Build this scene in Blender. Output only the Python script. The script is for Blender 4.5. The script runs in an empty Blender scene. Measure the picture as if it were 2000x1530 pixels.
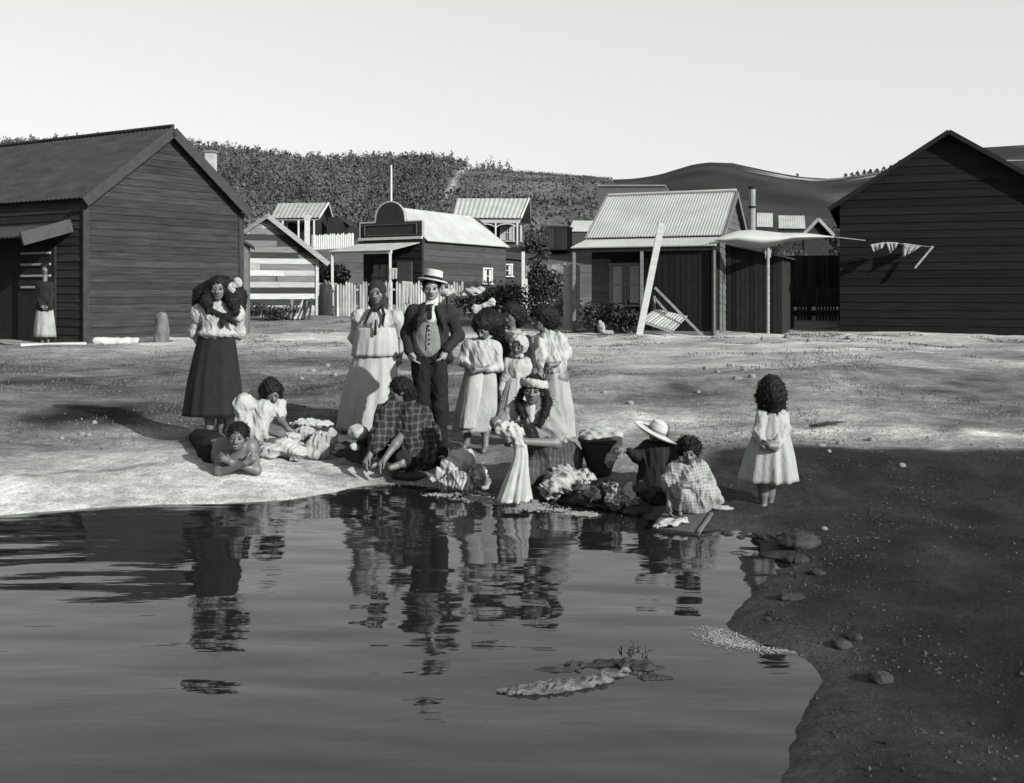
import bpy, math, random
import numpy as np
from mathutils import Vector, Matrix
random.seed(7); RNG = np.random.default_rng(7)
SC = bpy.context.scene; COL = SC.collection
# ---------------------------------------------------------------- camera
EYE = 1.70; F = 2000.0; HX, HY = 1000.0, 575.0      # eye height (m) above the water, focal length and horizon of the 2000 px photograph
cam = bpy.data.cameras.new('camera'); cam_o = bpy.data.objects.new('camera', cam); COL.objects.link(cam_o)
cam.sensor_width = 36; cam.lens = 36; cam.shift_y = -(765 - HY) / 2000.0
cam.clip_start = .1; cam.clip_end = 6000
cam_o.location = (0, 0, EYE); cam_o.rotation_euler = (math.pi / 2, 0, 0); SC.camera = cam_o
# ---------------------------------------------------------------- sky, sun, exposure
SUN_EL = math.radians(24); SUN_DIR = Vector((.75, -.66, 0)).normalized()   # towards the sun
w = bpy.data.worlds.new('World'); SC.world = w; w.use_nodes = True
nt = w.node_tree; nt.nodes.clear()
sky = nt.nodes.new('ShaderNodeTexSky'); sky.sky_type = 'NISHITA'; sky.sun_disc = False
sky.sun_elevation = SUN_EL; sky.sun_rotation = math.atan2(SUN_DIR.x, SUN_DIR.y); sky.air_density = 1.0; sky.dust_density = 2.5
bw = nt.nodes.new('ShaderNodeRGBToBW'); nt.links.new(sky.outputs[0], bw.inputs[0])
tint = nt.nodes.new('ShaderNodeMix'); tint.data_type = 'RGBA'; tint.blend_type = 'MULTIPLY'; tint.inputs['Factor'].default_value = 1
tint.inputs['B'].default_value = (.985, 1.0, .975, 1); nt.links.new(bw.outputs[0], tint.inputs['A'])
hz = nt.nodes.new('ShaderNodeMix'); hz.data_type = 'RGBA'; hz.inputs['Factor'].default_value = .62; hz.inputs['B'].default_value = (3.35, 3.42, 3.33, 1)   # thin bright overcast veil
nt.links.new(tint.outputs['Result'], hz.inputs['A'])
bg = nt.nodes.new('ShaderNodeBackground'); bg.inputs['Strength'].default_value = .12
nt.links.new(hz.outputs['Result'], bg.inputs['Color'])
out = nt.nodes.new('ShaderNodeOutputWorld'); nt.links.new(bg.outputs[0], out.inputs['Surface'])
sun = bpy.data.lights.new('sun', 'SUN'); sun.energy = 4.9; sun.angle = math.radians(.6); sun.color = (1, .995, .96)
sun_o = bpy.data.objects.new('sun', sun); COL.objects.link(sun_o); sun_o.location = (20, -20, 30)
sv = Vector((SUN_DIR.x * math.cos(SUN_EL), SUN_DIR.y * math.cos(SUN_EL), math.sin(SUN_EL)))
sun_o.rotation_euler = (-sv).to_track_quat('-Z', 'Y').to_euler()
SC.view_settings.view_transform = 'Standard'; SC.view_settings.look = 'None'
SC.view_settings.exposure = 1.06; SC.view_settings.gamma = 1.0
SC.cycles.max_bounces = 6; SC.cycles.diffuse_bounces = 3; SC.cycles.glossy_bounces = 3; SC.cycles.transmission_bounces = 2

def P(px, py, Y):                     # a photograph pixel at distance Y -> point in metres
    return Vector(((px - HX) * Y / F, Y, EYE - (py - HY) * Y / F))

# ---------------------------------------------------------------- materials (monochrome: the photograph is)
ALB = .75                             # one overall reflectance factor: the plate saw the pale sky far brighter than the ground
def col(v): v *= ALB; return (v * .955, v, v * .965, 1)
MATS = {}
def M(name, v, rough=.85, var=.25, scale=6., stretch=(1, 1, 1), bump=.25, bdist=.01, rand=0., pat=None, spec=.25, fine=0.):
    if name in MATS: return MATS[name]
    m = bpy.data.materials.new(name); m.use_nodes = True; n = m.node_tree.nodes; L = m.node_tree.links
    b = n['Principled BSDF']; b.inputs['Roughness'].default_value = rough; b.inputs['Specular IOR Level'].default_value = spec if (v > .05 or spec > .3) else min(spec, .10)
    tc = n.new('ShaderNodeTexCoord'); mp = n.new('ShaderNodeMapping'); mp.inputs['Scale'].default_value = stretch
    L.new(tc.outputs['Object'], mp.inputs['Vector'])
    oi = n.new('ShaderNodeObjectInfo')
    off = n.new('ShaderNodeVectorMath'); off.operation = 'MULTIPLY_ADD'
    cmb = n.new('ShaderNodeCombineXYZ')
    for i in range(3): L.new(oi.outputs['Random'], cmb.inputs[i])
    L.new(cmb.outputs[0], off.inputs[0]); off.inputs[1].default_value = (17, 31, 23); L.new(mp.outputs[0], off.inputs[2])
    nz = n.new('ShaderNodeTexNoise'); nz.inputs['Scale'].default_value = scale; nz.inputs['Detail'].default_value = 6; nz.inputs['Roughness'].default_value = .62
    L.new(off.outputs[0], nz.inputs['Vector'])
    mr = n.new('ShaderNodeMapRange'); mr.inputs['From Min'].default_value = .28; mr.inputs['From Max'].default_value = .72
    mr.inputs['To Min'].default_value = 1 - var; mr.inputs['To Max'].default_value = 1 + var; L.new(nz.outputs['Fac'], mr.inputs['Value'])
    fac = mr.outputs[0]
    if rand:
        r2 = n.new('ShaderNodeMapRange'); r2.inputs['To Min'].default_value = 1 - rand; r2.inputs['To Max'].default_value = 1 + rand
        L.new(oi.outputs['Random'], r2.inputs['Value'])
        mu = n.new('ShaderNodeMath'); mu.operation = 'MULTIPLY'; L.new(fac, mu.inputs[0]); L.new(r2.outputs[0], mu.inputs[1]); fac = mu.outputs[0]
    base = n.new('ShaderNodeMix'); base.data_type = 'RGBA'; base.blend_type = 'MULTIPLY'; base.inputs['Factor'].default_value = 1
    base.inputs['A'].default_value = col(v)
    if pat:                            # ('check'|'plaid'|'stripe'|'spot', second value, scale per metre)
        kind, v2, sc = pat
        mx = n.new('ShaderNodeMix'); mx.data_type = 'RGBA'; mx.inputs['A'].default_value = col(v); mx.inputs['B'].default_value = col(v2)
        sep = n.new('ShaderNodeSeparateXYZ')
        wob = n.new('ShaderNodeTexNoise'); wob.inputs['Scale'].default_value = 5; L.new(tc.outputs['Object'], wob.inputs['Vector'])
        wv = n.new('ShaderNodeVectorMath'); wv.operation = 'MULTIPLY_ADD'; L.new(wob.outputs['Color'], wv.inputs[0]); wv.inputs[1].default_value = (.10,) * 3
        L.new(tc.outputs['Object'], wv.inputs[2]); L.new(wv.outputs[0], sep.inputs[0])
        def band(i, k, width):
            a = n.new('ShaderNodeMath'); a.operation = 'MULTIPLY'; a.inputs[1].default_value = k; L.new(sep.outputs[i], a.inputs[0])
            f = n.new('ShaderNodeMath'); f.operation = 'FRACT'; L.new(a.outputs[0], f.inputs[0])
            g = n.new('ShaderNodeMath'); g.operation = 'LESS_THAN'; g.inputs[1].default_value = width; L.new(f.outputs[0], g.inputs[0]); return g.outputs[0]
        if kind == 'spot':
            vz = n.new('ShaderNodeTexNoise'); vz.inputs['Scale'].default_value = sc; L.new(tc.outputs['Object'], vz.inputs['Vector'])
            g = n.new('ShaderNodeMapRange'); g.inputs['From Min'].default_value = .48; g.inputs['From Max'].default_value = .60; L.new(vz.outputs['Fac'], g.inputs['Value']); f_ = g.outputs[0]
        elif kind == 'stripe': f_ = band(0, sc, .45)
        else:
            ad = n.new('ShaderNodeMath'); ad.operation = 'ADD'
            L.new(band(0, sc, .5 if kind == 'check' else .3), ad.inputs[0]); L.new(band(2, sc, .5 if kind == 'check' else .3), ad.inputs[1])
            hf = n.new('ShaderNodeMath'); hf.operation = 'MULTIPLY'; hf.inputs[1].default_value = .5; L.new(ad.outputs[0], hf.inputs[0]); f_ = hf.outputs[0]
        L.new(f_, mx.inputs['Factor']); L.new(mx.outputs['Result'], base.inputs['A'])
    L.new(fac, base.inputs['B']); L.new(base.outputs['Result'], b.inputs['Base Color'])
    if bump:
        bp = n.new('ShaderNodeBump'); bp.inputs['Strength'].default_value = bump; bp.inputs['Distance'].default_value = bdist
        if fine:
            n2 = n.new('ShaderNodeTexNoise'); n2.inputs['Scale'].default_value = fine; n2.inputs['Detail'].default_value = 3; L.new(off.outputs[0], n2.inputs['Vector'])
            L.new(n2.outputs['Fac'], bp.inputs['Height'])
        else: L.new(nz.outputs['Fac'], bp.inputs['Height'])
        L.new(bp.outputs[0], b.inputs['Normal'])
    MATS[name] = m; return m

# ---------------------------------------------------------------- objects
def tag(o, label=None, cat=None, group=None, kind=None):
    for k, v in (('label', label), ('category', cat), ('group', group), ('kind', kind)):
        if v: o[k] = v
    return o
def empty(name, loc, label=None, cat=None, group=None):
    o = bpy.data.objects.new(name, None); COL.objects.link(o); o.location = loc; o.empty_display_size = .2
    return tag(o, label, cat, group)
def root_of(o):
    v = Vector((0, 0, 0))
    while o is not None: v += o.location; o = o.parent
    return v
def link_mesh(name, me, mat, parent=None, smooth=False, origin=None):
    o = bpy.data.objects.new(name, me); COL.objects.link(o)
    if mat is not None: me.materials.append(mat)
    if parent is not None: o.parent = parent
    if smooth: me.shade_smooth()
    return o
def mesh(name, V, Fc, mat, parent=None, smooth=False, world=True):
    """V in world metres; stored relative to the parent's base."""
    V = np.asarray(V, dtype=np.float64).reshape(-1, 3)
    o0 = np.array(root_of(parent)) if (parent is not None and world) else np.zeros(3)
    c = np.zeros(3)
    if world and len(V):
        c = np.array([(V[:, 0].min() + V[:, 0].max()) / 2, (V[:, 1].min() + V[:, 1].max()) / 2, V[:, 2].min()])
    me = bpy.data.meshes.new(name); me.from_pydata((V - c).tolist(), [], Fc if isinstance(Fc, list) else Fc.tolist()); me.update()
    o = link_mesh(name, me, mat, parent, smooth); o.location = Vector(c - o0); return o
def copy_thing(o, loc=None, rz=None, label=None, parent=None, scale=None):
    c = o.copy(); COL.objects.link(c)
    if parent is not None: c.parent = parent
    if loc is not None: c.location = loc
    if rz is not None: c.rotation_euler[2] = rz
    if scale is not None: c.scale = scale
    if label: c['label'] = label
    for ch in list(o.children): copy_thing(ch, parent=c)
    return c

class MB:
    """collects simple solids into one mesh"""
    def __init__(s): s.V = []; s.F = []
    def add(s, V, Fc):
        n = len(s.V); s.V += [tuple(v) for v in V]; s.F += [tuple(i + n for i in f) for f in Fc]; return s
    def hexa(s, p):               # 8 points: bottom ring then top ring
        return s.add(p, [(3, 2, 1, 0), (4, 5, 6, 7), (0, 1, 5, 4), (1, 2, 6, 5), (2, 3, 7, 6), (3, 0, 4, 7)])
    def box(s, c, sx, sy, sz, rz=0.):
        c = Vector(c); R = Matrix.Rotation(rz, 3, 'Z'); q = []
        for z in (-.5, .5):
            for x, y in ((-.5, -.5), (.5, -.5), (.5, .5), (-.5, .5)): q.append(c + R @ Vector((x * sx, y * sy, z * sz)))
        return s.hexa(q)
    def bar(s, a, b, w, h, up=(0, 0, 1)):
        a, b = Vector(a), Vector(b); t = (b - a).normalized(); up = Vector(up)
        if abs(t.dot(up)) > .97: up = Vector((0, 1, 0))
        x = t.cross(up).normalized(); y = x.cross(t).normalized(); q = []
        for p in (a, b):
            for i, j in ((-.5, -.5), (.5, -.5), (.5, .5), (-.5, .5)): q.append(p + x * (w * i) + y * (h * j))
        return s.hexa(q)
    def tube(s, pts, radii, n=8):
        pts = [Vector(p) for p in pts]; V = []; Fc = []
        for i, p in enumerate(pts):
            t = (pts[min(i + 1, len(pts) - 1)] - pts[max(i - 1, 0)]).normalized()
            a = Vector((0, 0, 1)) if abs(t.z) < .9 else Vector((1, 0, 0)); x = t.cross(a).normalized(); y = x.cross(t)
            r = radii[i] if hasattr(radii, '__len__') else radii
            for k in range(n):
                an = 2 * math.pi * k / n; V.append(p + x * (r * math.cos(an)) + y * (r * math.sin(an)))
        for i in range(len(pts) - 1):
            for k in range(n):
                k2 = (k + 1) % n; Fc.append((i * n + k, i * n + k2, (i + 1) * n + k2, (i + 1) * n + k))
        Fc.append(tuple(reversed(range(n)))); Fc.append(tuple(range((len(pts) - 1) * n, len(pts) * n)))
        return s.add(V, Fc)
    def prism(s, poly, vec):      # planar polygon (3-D points) pushed along vec
        n = len(poly); vec = Vector(vec); V = [Vector(p) for p in poly] + [Vector(p) + vec for p in poly]
        return s.add(V, [tuple(range(n))[::-1], tuple(range(n, 2 * n))] + [(i, (i + 1) % n, (i + 1) % n + n, i + n) for i in range(n)])
    def build(s, name, mat, parent=None, smooth=False): return mesh(name, s.V, s.F, mat, parent, smooth)

# ---------------------------------------------------------------- signed-distance modelling -> one continuous surface
def surface_nets(D, org, h):
    S = D < 0; nx, ny, nz = D.shape
    c = [S[i:nx - 1 + i, j:ny - 1 + j, k:nz - 1 + k] for i in (0, 1) for j in (0, 1) for k in (0, 1)]
    cnt = sum(x.astype(np.int8) for x in c); act = (cnt > 0) & (cnt < 8)
    I = np.argwhere(act); idx = -np.ones(act.shape, np.int64); idx[act] = np.arange(len(I))
    acc = np.zeros((len(I), 3)); n = np.zeros(len(I))
    corners = [(i, j, k) for i in (0, 1) for j in (0, 1) for k in (0, 1)]
    val = {q: D[I[:, 0] + q[0], I[:, 1] + q[1], I[:, 2] + q[2]] for q in corners}
    for a in corners:
        for ax in range(3):
            if a[ax]: continue
            b = tuple(1 if t == ax else a[t] for t in range(3)); va, vb = val[a], val[b]
            m = (va < 0) != (vb < 0); t = np.where(m, va / np.where(m, va - vb, 1), 0)
            p = np.zeros((len(I), 3)); p[:] = a; p[:, ax] += t
            acc[m] += p[m]; n[m] += 1
    V = org + h * (I + acc / n[:, None])
    Q = []
    for ax in range(3):
        o1, o2 = [(1, 2), (2, 0), (0, 1)][ax]
        sl0 = [slice(None)] * 3; sl1 = [slice(None)] * 3; sl0[ax] = slice(0, -1); sl1[ax] = slice(1, None)
        s0, s1 = S[tuple(sl0)], S[tuple(sl1)]
        for flip in (False, True):
            e = np.argwhere((s0 & ~s1) if not flip else (~s0 & s1))
            if not len(e): continue
            ok = (e[:, o1] > 0) & (e[:, o2] > 0) & (e[:, o1] < D.shape[o1] - 1) & (e[:, o2] < D.shape[o2] - 1); e = e[ok]
            def g(d1, d2):
                f = e.copy(); f[:, o1] -= d1; f[:, o2] -= d2; return idx[f[:, 0], f[:, 1], f[:, 2]]
            q = np.stack([g(1, 1), g(0, 1), g(0, 0), g(1, 0)], 1)
            Q.append(q if not flip else q[:, ::-1])
    return V, np.concatenate(Q)

def folds(X, Y, Z, amp, k, seed, stretch=(1, 1, .35)):
    """creases: ridged, warped waves"""
    r = np.random.default_rng(seed); d = np.zeros_like(X)
    wx = .5 * np.sin(X * k * .6 + Z * k * .5 + r.uniform(0, 6)); wy = .5 * np.sin(Y * k * .7 - Z * k * .4 + r.uniform(0, 6))
    for i in range(4):
        v = r.normal(size=3) * np.array(stretch); v /= np.linalg.norm(v)
        ph = (X * v[0] + Y * v[1] + Z * v[2]) * k * r.uniform(.7, 1.6) + r.uniform(0, 6) + (wx if i % 2 else wy) * 2.2
        d += (np.abs(np.sin(ph)) - .6)
    for i in range(3):
        v = r.normal(size=3) * np.array(stretch); v /= np.linalg.norm(v)
        ph = (X * v[0] + Y * v[1] + Z * v[2]) * k * r.uniform(2.2, 3.4) + r.uniform(0, 6) + (wy if i % 2 else wx) * 4
        d += .55 * (np.abs(np.sin(ph)) - .6)
    return amp * d / 2.0

class Sdf:
    def __init__(s, k=.03): s.p = []; s.k = k
    def cone(s, a, b, ra, rb=None, k=None, fy=1., sub=False):
        s.p.append(('c', np.array(a, float), np.array(b, float), ra, ra if rb is None else rb, s.k if k is None else k, fy, sub)); return s
    def chain(s, pts, radii, k=None, fy=1.):
        for i in range(len(pts) - 1): s.cone(pts[i], pts[i + 1], radii[i], radii[i + 1], k, fy)
        return s
    def ell(s, c, r, R=None, k=None, sub=False):
        s.p.append(('e', np.array(c, float), np.array(r, float), np.eye(3) if R is None else np.array(R, float), 0, s.k if k is None else k, 1., sub)); return s
    def build(s, name, mat, parent, res=.008, fold=None, floor=None, smooth=True):
        lo = np.full(3, 1e9); hi = -lo; bb = []
        for q in s.p:
            if q[0] == 'c': m = max(q[3], q[4]) * max(1, q[6]); l = np.minimum(q[1], q[2]) - m; u = np.maximum(q[1], q[2]) + m
            else: m = np.abs(q[3]).T @ q[2]; m = np.maximum(m, 0); l = q[1] - np.max(q[2]); u = q[1] + np.max(q[2])
            bb.append((l, u))
            if not q[7]: lo = np.minimum(lo, l); hi = np.maximum(hi, u)
        pad = 4 * res + (fold[0] if fold else 0); lo = lo - pad; hi = hi + pad
        n = np.ceil((hi - lo) / res).astype(int) + 1
        ax = [lo[i] + res * np.arange(n[i]) for i in range(3)]
        D = np.full(n, .5, np.float32)
        for q, (l, u) in zip(s.p, bb):
            m = q[5] + 3 * res + (fold[0] * 2 if fold else 0)
            i0 = np.clip(np.floor((l - m - lo) / res).astype(int), 0, n - 1); i1 = np.clip(np.ceil((u + m - lo) / res).astype(int) + 1, 1, n)
            if np.any(i1 <= i0): continue
            sl = tuple(slice(i0[i], i1[i]) for i in range(3))
            X, Y, Z = np.meshgrid(*[ax[i][sl[i]].astype(np.float32) for i in range(3)], indexing='ij')
            if q[0] == 'c':
                a, b, ra, rb, _, fy, _ = q[1:]
                ba = b - a; L2 = max(float(ba @ ba), 1e-9)
                t = np.clip(((X - a[0]) * ba[0] + (Y - a[1]) * ba[1] + (Z - a[2]) * ba[2]) / L2, 0, 1)
                dx = X - (a[0] + t * ba[0]); dy = (Y - (a[1] + t * ba[1])) / fy; dz = Z - (a[2] + t * ba[2])
                d = (np.sqrt(dx * dx + dy * dy + dz * dz) - (ra + (rb - ra) * t)) * min(1., fy)
            else:
                c, r, R = q[1], q[2], q[3]; x = X - c[0]; y = Y - c[1]; z = Z - c[2]
                u_ = [(R[0][i] * x + R[1][i] * y + R[2][i] * z) / r[i] for i in range(3)]
                k0 = np.sqrt(u_[0] ** 2 + u_[1] ** 2 + u_[2] ** 2); k1 = np.sqrt(sum((u_[i] / r[i]) ** 2 for i in range(3))) + 1e-6
                d = k0 * (k0 - 1) / k1
            A = D[sl]; k = max(q[5], 1e-4)
            if q[7]:
                d = -d; hh = np.clip(.5 - .5 * (d - A) / k, 0, 1); D[sl] = d + (A - d) * hh + k * hh * (1 - hh)
            else:
                hh = np.clip(.5 + .5 * (d - A) / k, 0, 1); D[sl] = d + (A - d) * hh - k * hh * (1 - hh)
        if fold:
            X, Y, Z = np.meshgrid(*[a.astype(np.float32) for a in ax], indexing='ij')
            D = D + folds(X, Y, Z, fold[0], fold[1], fold[2], fold[3] if len(fold) > 3 else (1, 1, .35))
        if floor is not None: D = np.maximum(D, (floor - ax[2])[None, None, :].astype(np.float32))
        D[0] = D[-1] = .1; D[:, 0] = D[:, -1] = .1; D[:, :, 0] = D[:, :, -1] = .1
        V, Q = surface_nets(D, lo, res)
        return mesh(name, V, Q, mat, parent, smooth)
# ================================================================ land and water
SHORE_PX = [(-420, 1030), (-150, 1022), (90, 1000), (200, 992), (300, 986), (420, 984), (500, 981), (560, 976), (610, 970), (660, 962), (700, 951), (745, 945), (800, 946), (860, 955), (930, 964),
            (1000, 972), (1060, 978), (1120, 984), (1180, 992), (1240, 1004), (1300, 1026), (1350, 1040), (1400, 1036), (1450, 1046), (1486, 1075), (1500, 1115),
            (1478, 1150), (1440, 1190), (1415, 1222), (1450, 1246), (1520, 1268), (1580, 1290), (1600, 1330), (1560, 1400), (1530, 1480), (1500, 1600), (1480, 1800)]
SH = [(P(x, y, EYE * F / (y - HY)).x, EYE * F / (y - HY)) for x, y in SHORE_PX]
POND = np.array(SH + [(.9, 1.0), (1.3, -2), (3, -14), (-30, -14), (-30, 7.4)])
def shore_sd(x, y):
    """signed distance to the waterline, positive on land"""
    x = np.asarray(x, float); y = np.asarray(y, float); d = np.full(x.shape, 1e9); ins = np.zeros(x.shape, bool)
    for i in range(len(POND)):
        a = POND[i]; b = POND[(i + 1) % len(POND)]; e = b - a
        t = np.clip(((x - a[0]) * e[0] + (y - a[1]) * e[1]) / (e @ e), 0, 1)
        d = np.minimum(d, np.hypot(x - a[0] - t * e[0], y - a[1] - t * e[1]))
        c = (a[1] > y) != (b[1] > y)
        with np.errstate(divide='ignore', invalid='ignore'):
            ins ^= c & (x < (b[0] - a[0]) * (y - a[1]) / (b[1] - a[1]) + a[0])
    return np.where(ins, -d, d)
_R = np.random.default_rng(3)
_W = [(_R.normal(size=2), _R.uniform(0, 6.28)) for _ in range(10)]
def vnoise(x, y, s):
    """smooth pseudo-random field, about -1..1, feature size s"""
    v = 0
    for i, (d, p) in enumerate(_W):
        k = (1.1 + .35 * i) / s / (np.hypot(*d) + .4); v = v + np.sin((x * d[0] + y * d[1]) * k + p + 1.3 * np.sin((y * d[0] - x * d[1]) * k * .6 + p * 2))
    return v / 4.2
RIDGE = [(-1600, 330), (-600, 300), (-200, 298), (0, 300), (300, 300), (420, 312), (480, 316), (560, 327), (620, 329), (700, 326), (760, 327), (860, 329), (930, 334), (1000, 340), (1060, 343), (1120, 347),
         (1180, 352), (1230, 350), (1280, 345), (1320, 332), (1350, 324), (1385, 320), (1430, 324), (1480, 337), (1540, 351), (1600, 356), (1640, 354), (1680, 344), (1740, 333), (1800, 312), (1900, 290), (2200, 270), (3500, 300)]
_ra = np.array([(x - HX) / F for x, y in RIDGE]); _rz = np.array([EYE + (HY - y) * 500 / F for x, y in RIDGE])
def ground_z(x, y):
    x = np.asarray(x, float); y = np.asarray(y, float); sd = shore_sd(x, y)
    rb = np.clip((x - 1.35) / .5, 0, 1) * np.clip((8.9 - y) / 1.0, 0, 1)      # low muddy bank on the right
    sd = sd + rb * (.13 * vnoise(x, y, .55) + .07 * vnoise(x + 3, y, .2))
    land = .34 * (1 - np.exp(-np.maximum(sd, 0) / (1.3 + 3.2 * rb))); bed = -.55 * (1 - np.exp(np.minimum(sd, 0) / .8))
    B = np.interp(y, [-20, 9, 14, 20, 30, 36, 45, 55, 66, 75, 110], [0, 0, .13, .25, .27, .60, 1.0, 2.4, 4.5, 5.5, 7.9])
    ridge = np.interp(x / np.maximum(y, 1), _ra, _rz)
    t = np.clip((y - 110) / 390, 0, 1); hill = np.where(y > 110, (ridge - 8.24) * t ** .85, 0) - np.where(y > 500, (y - 500) * .08, 0)
    near = np.clip(sd / 1.5, 0, 1); far = np.clip((40 - y) / 10, 0, 1)
    rough = .035 * vnoise(x, y, .9) * near * far + .012 * vnoise(x + 7, y, .22) * np.clip(sd / .5, .12, 1) * far + .03 * vnoise(x, y + 5, 2.6) * near + rb * np.clip(sd / .1, 0, 1) * (.022 * vnoise(x, y, .33) + .012 * vnoise(x, y, .12))
    bank = .10 * np.exp(-((x - 3.2) ** 2 / 2 + (y - 5.6) ** 2 / 3)) * np.clip(sd / .5, 0, 1)
    hum = .16 * np.exp(-((x - 1.75 * y / 14) ** 2 / 3.2 + (y - 13.7) ** 2 / .5)) + .12 * np.exp(-((x - 4.5) ** 2 / 6 + (y - 14.5) ** 2 / .6))
    hillr = np.where(y > 110, 1.0, 0) * vnoise(x, y, 40) * 1.6 * np.clip((480 - y) / 200, 0, 1)
    return land + np.where(sd < 0, bed, 0) + B * np.clip(sd / 2, 0, 1) + hill + rough + bank + hum + hillr
def gz(x, y): return float(ground_z(np.array([x]), np.array([y]))[0])
def hit(px, py, y0=3., y1=60.):
    """distance at which the pixel's ray meets the ground"""
    ys = np.linspace(y0, y1, 2400); z = ground_z((px - HX) * ys / F, ys); r = EYE - (py - HY) * ys / F
    k = np.argmax(r < z); return float(ys[k])
def spaced(lims):
    o = []
    for a, b, s in lims: o += list(np.arange(a, b, s))
    return np.array(o + [lims[-1][1]])
xs = spaced([(-900, -200, 50), (-200, -60, 10), (-60, -20, 2), (-20, -9, .5), (-9, 8, .085), (8, 20, .5), (20, 60, 2), (60, 200, 10), (200, 900, 50)])
ys = spaced([(-20, 2, 2), (2, 11, .08), (11, 17, .12), (17, 40, .4), (40, 112, 2.5), (112, 520, 10), (520, 2000, 120)])
gx, gy = np.meshgrid(xs, ys, indexing='ij'); gzv = ground_z(gx, gy)
nx_, ny_ = gx.shape; ii = np.arange(nx_ * ny_).reshape(nx_, ny_)
quads = np.stack([ii[:-1, :-1], ii[1:, :-1], ii[1:, 1:], ii[:-1, 1:]], -1).reshape(-1, 4)
# what the ground is made of: pale sinter crust, trodden earth, turf, wet mud, bare clay
sd = shore_sd(gx, gy); ang = gx / np.maximum(gy, 1); PX = HX + F * ang
n1 = vnoise(gx, gy, .8); n2 = vnoise(gx * .5, gy + 3, 2.2); n3 = vnoise(gx + 11, gy, .25); n4 = vnoise(gx * .35, gy * 1.1, 1.3)
def mixv(a, b, t): return a + (b - a) * np.clip(t, 0, 1)
alb = .175 + .05 * n2 + .045 * n1 + .03 * n3
turf = np.clip((1.2 - gx - .10 * gy + .5 * n2) / 1.2, 0, 1) * np.clip((gy - 10.3 - .35 * n1) / .6, 0, 1) * np.clip((20 - gy) / 5, 0, 1)
alb = mixv(alb, .095 + .05 * n1 + .045 * n4 + .03 * n3, turf * .95)
alb = mixv(alb, .40 + .08 * n1 + .06 * n3, np.clip((n4 - .42) * 3, 0, 1) * np.clip((gx + 7) / 1, 0, 1) * np.clip((1.0 - gx) / 1, 0, 1) * np.clip((gy - 11.5) / .5, 0, 1) * np.clip((19 - gy) / 2, 0, 1))
road = np.exp(-((gy - 25.5 - .12 * gx) / 4.2) ** 2)
alb = mixv(alb, .42 + .08 * n1 + .05 * n2, road * np.clip((gx + 10) / 2, .2, 1))
rp = np.clip((gx - .3) / 1.2, 0, 1) * np.clip((gy - 15) / 2.5, 0, 1) * np.clip((27 - gy) / 2, 0, 1)
alb = mixv(alb, .33 + .08 * n1 + .08 * n4, rp)
rk = np.clip((gx - 1.6) / .8, 0, 1) * np.exp(-((gy - 13.6 - .25 * n1) / .75) ** 2)
alb = mixv(alb, .13 + .05 * n3 + .06 * n1, rk * .9)
dr = np.clip((gx - 4.4) / 1.4, 0, 1) * np.clip((18.5 - gy - n2) / 3, 0, 1) * np.clip((gy - 10.2) / 1, 0, 1)
alb = mixv(alb, .11 + .03 * n3, dr * .85)
sint = np.clip((1.75 + .35 * n1 - sd) / .35, 0, 1) * np.clip((-.95 - gx + .3 * n3) / .5, 0, 1) * np.clip((gy - 5) / 1, 0, 1)
alb = mixv(alb, .40 + .04 * n1 + .05 * n3, sint)
crack = np.exp(-((sd - .95 - .10 * n1 - .05 * n3) / .035) ** 2) * np.clip((-2.6 - gx) / .8, 0, 1)
alb = mixv(alb, .12, crack * .85)
# pale crusted strip on the right above the wet mud
strip = np.exp(-((gy - 10.15 + .12 * (gx - 3) - .10 * n1) / .30) ** 2) * np.clip((gx - 1.3) / .8, 0, 1)
alb = mixv(alb, .50 + .08 * n3, strip * (.65 + .35 * n3))
mid = np.exp(-((gy - 11.0) / .8) ** 2) * np.clip((gx - .2) / .8, 0, 1) * np.clip((4.6 - gx) / 1, 0, 1)
alb = mixv(alb, .36 + .10 * n3 + .06 * n1, mid * .7)
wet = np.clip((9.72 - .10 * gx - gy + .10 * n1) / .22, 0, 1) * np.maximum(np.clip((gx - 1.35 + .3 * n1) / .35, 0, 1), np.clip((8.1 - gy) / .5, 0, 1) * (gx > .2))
alb = mixv(alb, .018 + .008 * n1 + .005 * n3, wet)  # wet mud colour, with the shade over this bank also put into it
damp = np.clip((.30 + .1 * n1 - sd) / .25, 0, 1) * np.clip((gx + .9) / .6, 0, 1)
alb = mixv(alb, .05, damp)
alb = np.where(sd < -.05, .05, alb)
# far slopes
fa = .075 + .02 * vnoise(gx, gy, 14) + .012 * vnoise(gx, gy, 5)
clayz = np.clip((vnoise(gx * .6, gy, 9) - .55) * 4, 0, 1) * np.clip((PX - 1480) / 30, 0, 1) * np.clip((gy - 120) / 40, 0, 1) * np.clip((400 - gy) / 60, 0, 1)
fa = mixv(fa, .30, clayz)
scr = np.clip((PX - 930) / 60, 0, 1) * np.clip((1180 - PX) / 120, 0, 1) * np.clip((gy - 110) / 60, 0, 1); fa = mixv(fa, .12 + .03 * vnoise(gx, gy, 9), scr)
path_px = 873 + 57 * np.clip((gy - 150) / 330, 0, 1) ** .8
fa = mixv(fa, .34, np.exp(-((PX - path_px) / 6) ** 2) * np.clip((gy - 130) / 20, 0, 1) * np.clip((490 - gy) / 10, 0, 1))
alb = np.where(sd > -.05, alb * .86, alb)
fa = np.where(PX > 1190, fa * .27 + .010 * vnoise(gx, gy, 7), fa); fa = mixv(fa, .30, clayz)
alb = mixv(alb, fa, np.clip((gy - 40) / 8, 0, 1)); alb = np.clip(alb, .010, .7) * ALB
me = bpy.data.meshes.new('ground'); me.from_pydata(np.stack([gx, gy, gzv], -1).reshape(-1, 3).tolist(), [], quads.tolist()); me.update(); me.shade_smooth()
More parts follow.
